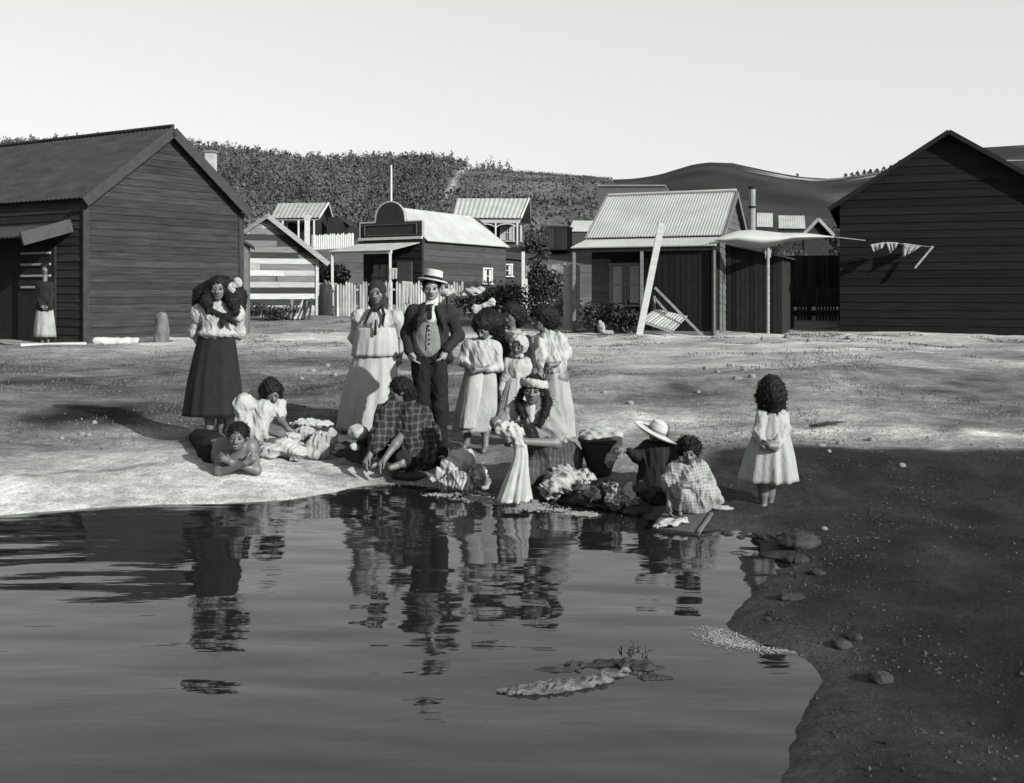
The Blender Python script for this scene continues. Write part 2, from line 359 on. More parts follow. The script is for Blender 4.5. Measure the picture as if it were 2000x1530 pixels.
at = me.attributes.new('albedo', 'FLOAT', 'POINT'); at.data.foreach_set('value', alb.reshape(-1).astype(np.float32))
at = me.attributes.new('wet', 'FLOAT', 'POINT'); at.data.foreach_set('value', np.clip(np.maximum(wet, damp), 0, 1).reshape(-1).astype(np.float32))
gm = bpy.data.materials.new('ground'); gm.use_nodes = True; n = gm.node_tree.nodes; L = gm.node_tree.links; b = n['Principled BSDF']
b.inputs['Specular IOR Level'].default_value = .08
a1 = n.new('ShaderNodeAttribute'); a1.attribute_name = 'albedo'; a2 = n.new('ShaderNodeAttribute'); a2.attribute_name = 'wet'
tc = n.new('ShaderNodeTexCoord'); nz = n.new('ShaderNodeTexNoise'); nz.inputs['Scale'].default_value = 9; nz.inputs['Detail'].default_value = 9; nz.inputs['Roughness'].default_value = .7
L.new(tc.outputs['Object'], nz.inputs['Vector'])
mr = n.new('ShaderNodeMapRange'); mr.inputs['From Min'].default_value = .25; mr.inputs['From Max'].default_value = .75; mr.inputs['To Min'].default_value = .55; mr.inputs['To Max'].default_value = 1.45
L.new(nz.outputs['Fac'], mr.inputs['Value'])
mp2 = n.new('ShaderNodeMapping'); mp2.inputs['Scale'].default_value = (.55, 1.5, 1); L.new(tc.outputs['Object'], mp2.inputs[0])
nz2 = n.new('ShaderNodeTexNoise'); nz2.inputs['Scale'].default_value = 1.6; nz2.inputs['Detail'].default_value = 7; nz2.inputs['Roughness'].default_value = .68; L.new(mp2.outputs[0], nz2.inputs['Vector'])
mr2 = n.new('ShaderNodeMapRange'); mr2.inputs['From Min'].default_value = .32; mr2.inputs['From Max'].default_value = .68; mr2.inputs['To Min'].default_value = .62; mr2.inputs['To Max'].default_value = 1.38; L.new(nz2.outputs['Fac'], mr2.inputs['Value'])
nz3 = n.new('ShaderNodeTexNoise'); nz3.inputs['Scale'].default_value = 55; nz3.inputs['Detail'].default_value = 4; L.new(tc.outputs['Object'], nz3.inputs['Vector'])
mr3 = n.new('ShaderNodeMapRange'); mr3.inputs['From Min'].default_value = .3; mr3.inputs['From Max'].default_value = .7; mr3.inputs['To Min'].default_value = .7; mr3.inputs['To Max'].default_value = 1.3; L.new(nz3.outputs['Fac'], mr3.inputs['Value'])
mm = n.new('ShaderNodeMath'); mm.operation = 'MULTIPLY'; L.new(mr2.outputs[0], mm.inputs[0]); L.new(mr3.outputs[0], mm.inputs[1])
mq = n.new('ShaderNodeMath'); mq.operation = 'MULTIPLY'; L.new(mm.outputs[0], mq.inputs[0]); L.new(mr.outputs[0], mq.inputs[1])
mu = n.new('ShaderNodeMath'); mu.operation = 'MULTIPLY'; L.new(a1.outputs['Fac'], mu.inputs[0]); L.new(mq.outputs[0], mu.inputs[1])
cc = n.new('ShaderNodeMix'); cc.data_type = 'RGBA'; cc.blend_type = 'MULTIPLY'; cc.inputs['Factor'].default_value = 1; cc.inputs['B'].default_value = (.96, 1, .965, 1)
L.new(mu.outputs[0], cc.inputs['A']); L.new(cc.outputs['Result'], b.inputs['Base Color'])
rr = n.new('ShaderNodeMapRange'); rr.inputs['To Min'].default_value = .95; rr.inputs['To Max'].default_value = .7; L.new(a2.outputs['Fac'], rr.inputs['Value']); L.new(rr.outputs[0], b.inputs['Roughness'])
bp = n.new('ShaderNodeBump'); bp.inputs['Strength'].default_value = .9; bp.inputs['Distance'].default_value = .03; L.new(nz.outputs['Fac'], bp.inputs['Height']); L.new(bp.outputs[0], b.inputs['Normal'])
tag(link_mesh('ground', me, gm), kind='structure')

# water: a murky sheet with long low swells (real relief) and fine ripples
wx = spaced([(-60, -10, 2.), (-10, 4, .05), (4, 8, .5)]); wy = spaced([(-14, 2.8, 1.), (2.8, 9.4, .03), (9.4, 9.6, .1)])
X, Y = np.meshgrid(wx, wy, indexing='ij')
def wn(a_, b_, s_): return vnoise(X * a_, Y * b_ + .35 * np.sin(X * .8), s_)
r = np.hypot(X + .1, Y - 8.6)
Z = (.0026 * vnoise(X * .35 + Y * .12, Y * 1.25 + X * .30, .62) + .0016 * wn(.45, 1.6, .45) + .0015 * wn(.5, 2.0, .20)) + .0027 * np.sin(r * 10 + 1.6 * wn(1, 1, 1.1)) * np.exp(-r / 2.8) + .0012 * wn(.6, 1.6, .12) * np.exp(-(8.8 - Y) / 1.6)
Z *= np.where((X < -10) | (X > 4) | (Y < 2.8), 0, 1) * 1.3 * np.clip(.45 + .55 * (9.2 - Y) / 4, .4, 1)
i2 = np.arange(X.size).reshape(X.shape); q2 = np.stack([i2[:-1, :-1], i2[1:, :-1], i2[1:, 1:], i2[:-1, 1:]], -1).reshape(-1, 4)
me = bpy.data.meshes.new('water'); me.from_pydata(np.stack([X, Y, Z], -1).reshape(-1, 3).tolist(), [], q2.tolist()); me.update(); me.shade_smooth()
wm = bpy.data.materials.new('water'); wm.use_nodes = True; n = wm.node_tree.nodes; L = wm.node_tree.links; b = n['Principled BSDF']
b.inputs['Base Color'].default_value = (.007, .008, .0075, 1); b.inputs['Roughness'].default_value = .03; b.inputs['IOR'].default_value = 1.40; b.inputs['Specular IOR Level'].default_value = .5
tc = n.new('ShaderNodeTexCoord'); mp = n.new('ShaderNodeMapping'); mp.inputs['Scale'].default_value = (1.0, 5.5, 1); L.new(tc.outputs['Object'], mp.inputs[0])
nz = n.new('ShaderNodeTexNoise'); nz.inputs['Scale'].default_value = 1.5; nz.inputs['Detail'].default_value = 3; nz.inputs['Distortion'].default_value = .6; L.new(mp.outputs[0], nz.inputs['Vector'])
bp = n.new('ShaderNodeBump'); bp.inputs['Strength'].default_value = .10; bp.inputs['Distance'].default_value = .02; L.new(nz.outputs['Fac'], bp.inputs['Height']); L.new(bp.outputs[0], b.inputs['Normal'])
tag(link_mesh('water', me, wm), kind='structure')

# ---------------------------------------------------------------- the wood on the hill, one mass
def leafy(centers, sizes, rng, squash=.7):
    """many small tilted leaf-clump faces"""
    n_ = len(centers); a = rng.normal(size=(n_, 3)); a /= np.linalg.norm(a, axis=1)[:, None]
    b_ = rng.normal(size=(n_, 3)); b_ -= a * (a * b_).sum(1)[:, None]; b_ /= np.linalg.norm(b_, axis=1)[:, None]
    s_ = np.asarray(sizes)[:, None]; c = np.asarray(centers)
    V = np.stack([c - a * s_, c - b_ * s_ * squash, c + a * s_, c + b_ * s_ * squash], 1).reshape(-1, 3)
    return V, np.arange(n_ * 4).reshape(-1, 4)
rng = np.random.default_rng(11); Cs = []; Ss = []
def plant_tree(x, y, h, r, k, cone):
    z = gz(x, y) - .3
    t = rng.random(k); a_ = rng.uniform(0, 6.28, k); rad = r * (np.sqrt(rng.random(k))) * ((1 - t * .9) if cone else np.sqrt(np.maximum(.05, 1 - (2 * t - .9) ** 2)))
    return np.stack([x + rad * np.cos(a_), y + rad * np.sin(a_), z + h * (.12 + .88 * t)], 1), rng.uniform(.32, .62, k) * (r / 1.7) * np.where(t > .85, .6, 1)
m_tree = 0
while m_tree < 3300:
    px = rng.uniform(-150, 1010); y = 84 + 425 * rng.random() ** 1.05
    lim = 868 + 62 * np.clip((y - 150) / 330, 0, 1) ** .8
    if px > lim - 8 and not (px < 1000 and y > 470): continue
    x = (px - HX) * y / F; near = y < 200
    c, s_ = plant_tree(x, y, rng.uniform(2.6, 6.2) * (.62 if y < 130 else 1.35 if y > 455 and rng.random() < .35 else 1), rng.uniform(1.4, 2.6), 120 if near else 34, rng.random() < .6); Cs.append(c); Ss.append(s_ * (.32 if near else .75)); m_tree += 1
for i in range(1900):                 # low scrub on the open slope and on the right shoulder
    px = rng.uniform(880, 1190) if i < 1900 else rng.uniform(1480, 1900); y = 90 + 405 * rng.random() ** .9
    lim = 868 + 62 * np.clip((y - 150) / 330, 0, 1) ** .8
    if px < lim + 8: continue
    c, s_ = plant_tree((px - HX) * y / F, y, rng.uniform(.6, 1.7), rng.uniform(1., 2.2), 14, False); Cs.append(c); Ss.append(s_ * .5)
V, Q = leafy(np.concatenate(Cs), np.concatenate(Ss), rng)
wood = mesh('woodland', V, Q, M('wood_leaf', .062, var=.85, scale=.10, bump=0, rough=.9), None)
tag(wood, 'dense scrubby wood covering the hillside behind the village', 'woodland', kind='stuff')
def ridge_tree(px, y, h, r, label):
    x = (px - HX) * y / F; t = empty('ridge_tree', (x, y, gz(x, y) - .3), label, 'tree', 'trees along the skyline')
    MB().tube([(x, y, gz(x, y) - .4), (x + .1, y, gz(x, y) + h * .7)], [.16, .05], 6).build('trunk', M('bark', .06), t)
    c, s_ = plant_tree(x, y, h, r, 90, True); V, Q = leafy(c, s_ * .8, rng); mesh('crown', V, Q, M('wood_leaf', .085), t)
for i, px in enumerate([944, 953, 964, 973, 985, 993]):
    ridge_tree(px, 492, [4.2, 3.2, 3.8, 2.6, 2.4, 1.8][i], 1.3, 'small tree on the skyline, number %s from the wood along the thinning ridge' % ['one', 'two', 'three', 'four', 'five', 'six'][i])
ridge_tree(1557, 490, 3.6, 1.9, 'lone dark tree in the saddle between the bare hill and right slope')
for i, px in enumerate([1652, 1664, 1675, 1688, 1700, 1713, 1726, 1740, 1757]):
    ridge_tree(px, 490, rng.uniform(2.4, 4.2), 1.9, 'dark tree on the ridge running into the dark gable, %s from its lower end' % ['first', 'second', 'third', 'fourth', 'fifth', 'sixth', 'seventh', 'eighth', 'ninth'][i])
# ================================================================ buildings
def v2(p): return Vector((p[0], p[1]))
def board_wall(parent, A, B, z0, prof, nrm, bh, mats, holes=(), joints=0, name='board', t=.02, rng=random, gap=.004, warp=0.):
    """lapped boards on the wall from A to B (plan points), each one an object; prof = [(s 0..1, top z)]; holes = [(s0, s1, za, zb)]"""
    A, B, nrm = v2(A), v2(B), v2(nrm).normalized(); W = (B - A).length; u = (B - A) / W
    ss = np.linspace(0, 1, 401); tz = np.interp(ss, [p[0] for p in prof], [p[1] for p in prof]); z = z0; rows = 0
    while z < tz.max() - .03:
        zt = min(z + bh, tz.max()); m = ss[tz >= z + .01]; m2 = ss[tz >= zt - .005]
        if not len(m): break
        lo, hi = m[0], m[-1]; lo2, hi2 = (m2[0], m2[-1]) if len(m2) else ((lo + hi) / 2, (lo + hi) / 2 + .002)
        cuts = [0.] + sorted(rng.uniform(.12, .88) for _ in range(rng.randint(0, joints) if joints else 0)) + [1.]
        segs = []
        for i in range(len(cuts) - 1): segs.append((cuts[i], cuts[i + 1]))
        for h0, h1, za, zb in holes:
            if zb <= z + .02 or za >= zt - .02: continue
            f0, f1 = (h0 - lo) / (hi - lo), (h1 - lo) / (hi - lo); ns = []
            for a, b in segs:
                if b <= f0 or a >= f1: ns.append((a, b)); continue
                if a < f0: ns.append((a, f0))
                if b > f1: ns.append((f1, b))
            segs = ns
        for a, b in segs:
            sa, sb = lo + (hi - lo) * a + gap / W, lo + (hi - lo) * b - gap / W; ta, tb = lo2 + (hi2 - lo2) * a + gap / W, lo2 + (hi2 - lo2) * b - gap / W
            if a > 0: ta = sa
            if b < 1: tb = sb
            ta, tb = max(ta, lo2), min(tb, hi2)
            if sb - sa < .01: continue
            dz = rng.uniform(-warp, warp); o = rng.uniform(0, .006)
            def q(s, zz, off): p = A + u * (s * W) + nrm * off; return (p.x, p.y, zz)
            pts = [q(sa, z + dz, .004), q(sb, z + dz, .004), q(sb, z + dz, .008 + t + o), q(sa, z + dz, .008 + t + o),
                   q(ta, zt + dz, .004), q(tb, zt + dz, .004), q(tb, zt + dz, .010 + o), q(ta, zt + dz, .010 + o)]
            mt = mats(rows, (a + b) / 2) if callable(mats) else rng.choice(mats)
            mesh(name, pts, [(3, 2, 1, 0), (4, 5, 6, 7), (0, 1, 5, 4), (1, 2, 6, 5), (2, 3, 7, 6), (3, 0, 4, 7)], mt, parent)
        z = zt; rows += 1
def corr_roof(name, e0, e1, r1, r0, mat, parent, pitch=.12, amp=.012, thick=.03):
    """corrugated sheet from the eave line e0-e1 up to the ridge line r0-r1"""
    e0, e1, r1, r0 = map(Vector, (e0, e1, r1, r0)); nr = (e1 - e0).cross(r0 - e0).normalized()
    if nr.z < 0: nr = -nr
    n = max(8, int((e1 - e0).length / pitch * 4)); V = []; Fc = []
    for i in range(n + 1):
        t = i / n; h = amp * math.sin(i * math.pi / 2)
        for a, b in ((e0, e1), (r0, r1)):
            p = a.lerp(b, t); V += [p + nr * h, p + nr * (h - thick)]
    for i in range(n):
        a = i * 4; b = a + 4
        Fc += [(a, b, b + 2, a + 2), (a + 1, a + 3, b + 3, b + 1), (a, a + 1, b + 1, b), (a + 2, b + 2, b + 3, a + 3)]
    Fc += [(0, 2, 3, 1), (n * 4, n * 4 + 1, n * 4 + 3, n * 4 + 2)]
    return mesh(name, V, Fc, mat, parent)
def solid_gable(parent, a, b, c, d, z0, ze, zr, mat, ridge='ab', name='wall', inset=.0):
    """closed shell of a gabled house: plan corners a,b (front) c,d (back); the ridge runs along a-b or across it"""
    a, b, c, d = map(v2, (a, b, c, d)); V = [(p.x, p.y, z0) for p in (a, b, c, d)] + [(p.x, p.y, ze) for p in (a, b, c, d)]
    if ridge == 'ab': m1, m2 = (a + d) / 2, (b + c) / 2
    else: m1, m2 = (a + b) / 2, (d + c) / 2
    V += [(m1.x, m1.y, zr), (m2.x, m2.y, zr)]
    if ridge == 'ab': Fc = [(0, 1, 5, 4), (2, 3, 7, 6), (1, 2, 6, 9, 5), (3, 0, 4, 8, 7), (4, 5, 9, 8), (6, 7, 8, 9)]
    else: Fc = [(0, 1, 5, 8, 4), (1, 2, 6, 5), (2, 3, 7, 9, 6), (3, 0, 4, 7), (4, 8, 9, 7), (5, 6, 9, 8)]
    return mesh(name, V, Fc + [(3, 2, 1, 0)], mat, parent)
def window(parent, A, B, nrm, s0, s1, z0, z1, frame_m, glass_m, curtain_m=None, bars=(1, 1), proud=.05, fw=.07):
    A, B, nrm = v2(A), v2(B), v2(nrm).normalized(); d = B - A; p0 = A + d * s0; p1 = A + d * s1; zz = Vector((0, 0, 1))
    f = MB(); o = nrm * proud
    P0, P1 = Vector((p0.x + o.x, p0.y + o.y, 0)), Vector((p1.x + o.x, p1.y + o.y, 0)); up = (nrm.x, nrm.y, 0); e = (P1 - P0).normalized()
    f.bar(P0 + zz * z0 - e * fw / 2, P0 + zz * z1 - e * fw / 2, fw, .06, up); f.bar(P1 + zz * z0 + e * fw / 2, P1 + zz * z1 + e * fw / 2, fw, .06, up)
    f.bar(P0 + zz * (z1 + fw / 2) - e * (fw + .03), P1 + zz * (z1 + fw / 2) + e * (fw + .03), fw, .064, (0, 0, 1))
    w_ = f.build('window', frame_m, parent)
    n3 = Vector((nrm.x, nrm.y, 0))
    MB().bar(P0 + zz * (z0 - .03) - e * (fw + .05) + n3 * .03, P1 + zz * (z0 - .03) + e * (fw + .05) + n3 * .03, .14, .055).build('sill', frame_m, w_)
    q = [P0 + zz * z0, P1 + zz * z0, P1 + zz * z1, P0 + zz * z1]
    MB().prism([p - n3 * .02 for p in q], n3 * .008).build('pane', glass_m, w_)
    g = MB()
    for i in range(bars[0]): t = (i + 1) / (bars[0] + 1); g.bar(P0.lerp(P1, t) + zz * z0, P0.lerp(P1, t) + zz * z1, .03, .03, up)
    for i in range(bars[1]): zc = z0 + (z1 - z0) * (i + 1) / (bars[1] + 1); g.bar(P0 + zz * zc, P1 + zz * zc, .032, .034, up)
    if bars[0] or bars[1]: g.build('glazing_bar', frame_m, w_)
    if curtain_m is not None:
        for a, b in ((.02, .36), (.66, .98)):
            c0, c1 = P0.lerp(P1, a), P0.lerp(P1, b); MB().prism([c0 + zz * (z0 + .05), c1 + zz * (z0 + .05), c1 + zz * (z1 - .03), c0 + zz * (z1 - .03)], n3 * .008).build('curtain', curtain_m, w_)
    return w_
def beam(name, a, b, w_, h_, mat, parent, up=(0, 0, 1)): return MB().bar(a, b, w_, h_, up).build(name, mat, parent)
TAR = M('tarred_board', .026, var=.5, scale=2.2, stretch=(.6, .6, 6), bump=.4, bdist=.006, rand=.22)
TAR2 = M('dark_trim', .03, var=.3, scale=5, bump=.3)
SHADE = M('dark_timber', .018, var=.3, scale=4, bump=.3)
DARKROOF = M('dark_roof', .032, var=.35, scale=1.5, stretch=(1, 1, 4), bump=.4)
IRON = M('galvanised_iron', .30, var=.16, scale=1.3, bump=.2, rough=.6, fine=14)
IRON2 = M('weathered_iron', .24, var=.25, scale=1.6, bump=.2, rough=.7)
GREYB = M('grey_board', .17, var=.3, scale=3, stretch=(.6, .6, 5), bump=.4, rand=.3)
PALEB = M('pale_board', .30, var=.22, scale=3, stretch=(.6, .6, 5), bump=.4, rand=.2)
MIDB = M('brown_board', .10, var=.3, scale=3, stretch=(.6, .6, 5), bump=.4, rand=.2)
DKB = M('dark_board', .034, var=.3, scale=3, stretch=(.6, .6, 5), bump=.4, rand=.25)
WHITE = M('white_paint', .42, var=.14, scale=4, bump=.15)
GLASS = M('dark_glass', .02, var=.1, rough=.08, bump=0, spec=.5)
CURT = M('curtain_cloth', .34, var=.15, scale=9, bump=.2)
STONE = M('pale_stone', .42, var=.2, scale=5, bump=.5, bdist=.02)
PICK = M('picket_wood', .27, var=.35, scale=3, stretch=(1, 1, .5), bump=.3, rand=.35)

# ---- the tarred barn on the left
A = Vector((-9.9, 23.7)); B = Vector((-7.2, 27.2)); g = (B - A).normalized(); bk = Vector((-.87, .49)).normalized(); nr = Vector((g.y, -g.x))
z0, ze, zr = .52, 3.97, 5.76; LEN = 9.5
barn = empty('barn', (A.x, A.y, z0), 'long dark tarred weatherboard barn with its gable towards the pool', 'barn')
C_, D_ = B + bk * LEN, A + bk * LEN
solid_gable(barn, A, B, C_, D_, z0 - .3, ze, zr - .02, SHADE, ridge='across')
board_wall(barn, A, B, z0 + .05, [(0, ze), (.5, zr), (1, ze)], nr, .178, [TAR], warp=.007)
ns = Vector((bk.y, -bk.x)); ns = ns if ns.dot(Vector((0, -1))) > 0 else -ns
board_wall(barn, A + bk * .05, A + bk * LEN, z0 + .05, [(0, ze - .02), (1, ze - .02)], ns, .19, [TAR], holes=[(.10, .34, z0, z0 + 2.35)])
board_wall(barn, B + bk * LEN, B + bk * .05, z0 + .05, [(0, ze - .02), (1, ze - .02)], -ns, .4, [TAR])
def b3(p, z): return Vector((p.x, p.y, z))
ov = g * .12; fo = nr * .22; M_ = (A + B) / 2; dr = (zr - ze) / ((B - A).length / 2) * .12
for sgn, E in ((-1, A), (1, B)):
    e0 = b3(E + ov * sgn + fo, ze - dr); e1 = b3(E + ov * sgn + bk * LEN, ze - dr); r0 = b3(M_ + fo, zr + .02); r1 = b3(M_ + bk * LEN, zr + .02)
    corr_roof('roof', e0 + Vector((0, 0, .05)), e1 + Vector((0, 0, .05)), r1 + Vector((0, 0, .05)), r0 + Vector((0, 0, .05)), DARKROOF, barn, pitch=.16, amp=.014)
    beam('bargeboard', e0 + b3(nr * .02, -.06), r0 + b3(nr * .02, -.06), .05, .24, M('barge_paint', .035, var=.2), barn, (0, 0, 1))
    f2 = E + nr * .03 + g * sgn * -.02
    beam('corner_board', b3(f2, z0 - .1), b3(f2, ze - .12), .15, .05, TAR2, barn, (nr.x, nr.y, 0))
MB().tube([b3(M_ + fo, zr + .1), b3(M_ + bk * LEN, zr + .1)], .05, 8).build('ridge_cap', DARKROOF, barn)
# lean-to porch on the far side, with its louvred door
p0, p1 = A + bk * .35, A + bk * 4.9; out_ = ns * 1.35
corr_roof('porch_roof', b3(p0 + out_, 2.98), b3(p1 + out_, 2.98), b3(p1 + ns * .03, 3.34), b3(p0 + ns * .03, 3.34), DARKROOF, barn, pitch=.16)
MB().bar(b3(p0 + ns * .08, 3.30), b3(p0 + out_, 2.93), .06, .30).build('porch_end', M('porch_paint', .05, var=.2), barn)
beam('porch_post', b3(p1 + out_ * .95, z0 - .2), b3(p1 + out_ * .95, 2.94), .10, .10, SHADE, barn)
dd = A + bk * .95; de = A + bk * 2.3
door = MB().bar(b3(dd + ns * .05, z0 + 1.18), b3(de + ns * .05, z0 + 1.18), .05, 2.3).build('door', SHADE, barn)
for i, zz_ in enumerate((1.35, 1.62, 1.89, 2.16)):
    beam('slat', b3(dd.lerp(de, .1) + ns * .09, z0 + zz_), b3(dd.lerp(de, .9) + ns * .09, z0 + zz_), .04, .05, M('slat_paint', .26, var=.2), door)
ch = P(412, 330, 29.5)
chim = empty('chimney', (ch.x, ch.y, 2.5), 'pale square chimney rising behind the slope of the dark barn roof', 'chimney')
MB().box((ch.x, ch.y, (1 + P(412, 299, 29.5).z) / 2), .27, .27, P(412, 299, 29.5).z - 1).build('shaft', M('chimney_plaster', .30, var=.25), chim)
MB().box((ch.x, ch.y, P(412, 297, 29.5).z), .33, .33, .07).build('cap', M('chimney_soot', .12), chim)
ln_ = P(476, 470, 28.2)
lt = empty('lean_to', (ln_.x, ln_.y, z0), 'narrow dark lean-to shed tucked behind the barn corner', 'shed')
a_, b_ = Vector((P(466, 0, 27.4).x, 27.4)), Vector((P(484, 0, 27.9).x, 27.9))
MB().prism([b3(a_, z0 - .2), b3(b_, z0 - .2), b3(b_, P(484, 478, 27.9).z), b3(a_, P(466, 468, 27.4).z)], (-.5, 2.2, 0)).build('wall', MIDB, lt)
MB().prism([b3(a_ + Vector((-.05, -.12)), P(466, 466, 27.4).z), b3(b_ + Vector((.12, -.12)), P(489, 482, 27.9).z), b3(b_ + Vector((.12, -.12)), P(489, 477, 27.9).z), b3(a_ + Vector((-.05, -.12)), P(466, 461, 27.4).z)], (-.5, 2.4, 0)).build('roof', DARKROOF, lt)

# ---- patchwork shed
Ys = 36.; z0 = gz(P(540, 0, Ys).x, Ys) - .05
a = Vector((P(432, 0, 35.2).x, 35.2)); b = Vector((P(619, 0, 36.3).x, 36.3)); u_ = (b - a).normalized(); nr = Vector((u_.y, -u_.x)); bk = -nr
zl = P(500, 470, Ys).z; ze = P(610, 500, Ys).z - .02; zr = P(521, 424, Ys).z; sa = (P(521, 0, 35.75).x - a.x) / (b.x - a.x)
shed = empty('patchwork_shed', (a.x, a.y, z0), 'patchwork shed of odd dark and pale boards beside the barn', 'shed')
dep = 4.2; c_, d_ = b + bk * dep, a + bk * dep; R0 = a.lerp(b, sa); R1 = R0 + bk * dep
V = [b3(a, z0 - .2), b3(b, z0 - .2), b3(b, ze), b3(R0, zr - .04), b3(a, ze + .25)]
MB().prism(V, b3(bk * dep, 0)).build('wall', SHADE, shed)
rr_ = random.Random(5)
def patch(row, s): return rr_.choices([PALEB, GREYB, MIDB, DKB], [6, 2, 1, 1] if row % 2 else [1.2, .6, 3, 5])[0] if row < 14 else rr_.choice([GREYB, PALEB])
board_wall(shed, a, b, z0 + .02, [(0, ze + .2), (sa, zr), (1, ze)], nr, .205, patch, joints=2, rng=rr_, warp=.006)
beam('corner_post', b3(b + nr * .05, z0 - .1), b3(b + nr * .05, ze), .11, .05, PALEB, shed, (nr.x, nr.y, 0))
fo = nr * .30
corr_roof('roof', b3(b + u_ * .35 + fo, ze - .22), b3(b + u_ * .35 + bk * dep, ze - .22), b3(R1, zr + .05), b3(R0 + fo, zr + .05), IRON2, shed, pitch=.14)
corr_roof('roof', b3(a - u_ * .1 + fo, ze + .25), b3(a - u_ * .1 + bk * dep, ze + .25), b3(R1, zr + .05), b3(R0 + fo, zr + .05), IRON, shed, pitch=.14)
beam('bargeboard', b3(b + u_ * .36 + fo * 1.1, ze - .27), b3(R0 + fo * 1.1, zr), .05, .17, GREYB, shed)
beam('bargeboard', b3(a - u_ * .1 + fo * 1.1, ze + .20), b3(R0 + fo * 1.1, zr), .05, .13, MIDB, shed)

# ---- store with an arched false front and flagpole
OR = Vector((-3.67, 42.0)); fl = Vector((-.86, .5)).normalized(); bk = Vector((.5, .86)).normalized(); nf = -bk; nsd = -fl
z0 = 1.0; Wd = 3.05; Lg = 6.7; OL = OR + fl * Wd; ze = 4.0; zr = 5.32
store = empty('store', (OR.x, OR.y, z0), 'dark boarded store with an arched false front and a street verandah', 'store')
solid_gable(store, OL, OR, OR + bk * Lg, OL + bk * Lg, z0 - .6, ze, zr, DKB, ridge='across')
board_wall(store, OR + bk * .04, OR + bk * Lg, z0 - .3, [(0, ze), (1, ze)], nsd, .26, [DKB, M('store_board', .045, var=.25, scale=3, stretch=(.6, .6, 5), bump=.4, rand=.15)], holes=[(.70, .80, z0 + 1.18, z0 + 1.85)])
window(store, OR, OR + bk * Lg, nsd, .70, .80, z0 + 1.2, z0 + 1.83, WHITE, GLASS, CURT, bars=(0, 1), fw=.07)
oe = nsd * .2
corr_roof('roof', b3(OR + oe + bk * .1, ze - .1), b3(OR + oe + bk * (Lg + .1), ze - .1), b3((OR + OL) / 2 + bk * (Lg - .6), zr + .04), b3((OR + OL) / 2 + bk * .1, zr + .04), IRON, store, pitch=.14)
corr_roof('roof', b3(OL - oe + bk * .1, ze - .1), b3(OL - oe + bk * (Lg + .1), ze - .1), b3((OR + OL) / 2 + bk * (Lg - .6), zr + .04), b3((OR + OL) / 2 + bk * .1, zr + .04), IRON, store, pitch=.14)
# parapet: shoulders and a round arch
zs, zb = 4.72, 4.05; pts = []
def fp(s, z, off=0.): p = OR + fl * (s * Wd) + nf * off; return b3(p, z)
prof = [(-.03, zb), (-.03, zs), (.26, zs)] + [(.51 - .25 * math.cos(t), zs + .84 * math.sin(t) ** .8) for t in np.linspace(0.02, math.pi - .02, 18)] + [(.76, zs), (1.03, zs), (1.03, zb)]
par = MB().prism([fp(s, z, .14) for s, z in prof], b3(bk * .12, 0)).build('parapet', M('parapet_board', .032, var=.25, scale=3, stretch=(1, 1, 6), bump=.4), store)
edge = MB()
for (s0, h0), (s1, h1) in zip(prof[:-1], prof[1:]): edge.bar(fp(s0, h0, .12), fp(s1, h1, .12), .05, .045, (nf.x, nf.y, 0))
edge.build('coping', WHITE, par)
beam('fascia', fp(-.04, zb - .03, .2), fp(1.04, zb - .03, .2), .07, .11, WHITE, store)
beam('fascia', fp(-.04, zb - .18, .18), fp(1.04, zb - .18, .18), .05, .13, SHADE, store)
sg = MB()                             # raised frame of the sign board on the parapet
for s0, h0, s1, h1 in ((.06, 4.16, .94, 4.16), (.06, 4.60, .94, 4.60), (.06, 4.16, .06, 4.60), (.94, 4.16, .94, 4.60)): sg.bar(fp(s0, h0, .16), fp(s1, h1, .16), .03, .03)
sg.build('sign_frame', M('sign_frame_paint', .075), par)
# verandah
vd = 2.1; v0, v1 = OR + nf * vd, OL + nf * vd
corr_roof('verandah_roof', b3(v0 + nf * .1, 3.43), b3(v1 + nf * .1 + fl * .1, 3.43), b3(OL + fl * .1, 3.86), b3(OR, 3.86), IRON2, store, pitch=.14)
beam('verandah_plate', b3(v0, 3.36), b3(v1, 3.36), .08, .12, WHITE, store)
for s in (0.02, .98):
    q = v0.lerp(v1, s); beam('verandah_post', b3(q, z0 - .4), b3(q, 3.34), .09, .09, WHITE, store)
board_wall(store, OL, OR, z0 - .2, [(0, 3.8), (1, 3.8)], nf, .3, [SHADE], holes=[(.16, .42, z0 + .8, z0 + 2.0), (.58, .85, z0, z0 + 2.1)])
window(store, OL, OR, nf, .17, .41, z0 + .85, z0 + 1.95, SHADE, GLASS, None)
dr_ = MB().bar(fp(.16, z0 + 1.02, .05), fp(.41, z0 + 1.02, .05), .05, 2.04).build('door', M('store_door', .06), store)
MB().box(fp(.20, z0 + 1.0, .1), .06, .06, .06).build('handle', WHITE, dr_)
pl = fp(.51, 5.4, .05); pole = MB().tube([(pl.x, pl.y, 4.2), (pl.x, pl.y, P(766, 322, 42.6).z)], [.055, .035], 8).build('flagpole', WHITE)
tag(pole, 'thin white flagpole rising above the arched store front', 'flagpole')
ann = empty('store_annex', (-.2, 48.9, 1), 'low dark annex with one small window behind the store', 'shed')
a2, b2 = Vector((P(968, 0, 48.2).x, 48.2)), Vector((P(1020, 0, 48.6).x, 48.6))
MB().prism([b3(a2, .6), b3(b2, .6), b3(b2, P(0, 508, 48.6).z), b3(a2, P(0, 503, 48.2).z)], (.6, 3, 0)).build('wall', DKB, ann)
MB().prism([b3(a2 + Vector((-.1, -.15)), P(0, 503, 48.2).z), b3(b2 + Vector((.1, -.15)), P(0, 508, 48.6).z), b3(b2 + Vector((.1, -.15)), P(0, 504, 48.6).z), b3(a2 + Vector((-.1, -.15)), P(0, 499, 48.2).z)], (.6, 3.2, .3)).build('roof', DARKROOF, ann)
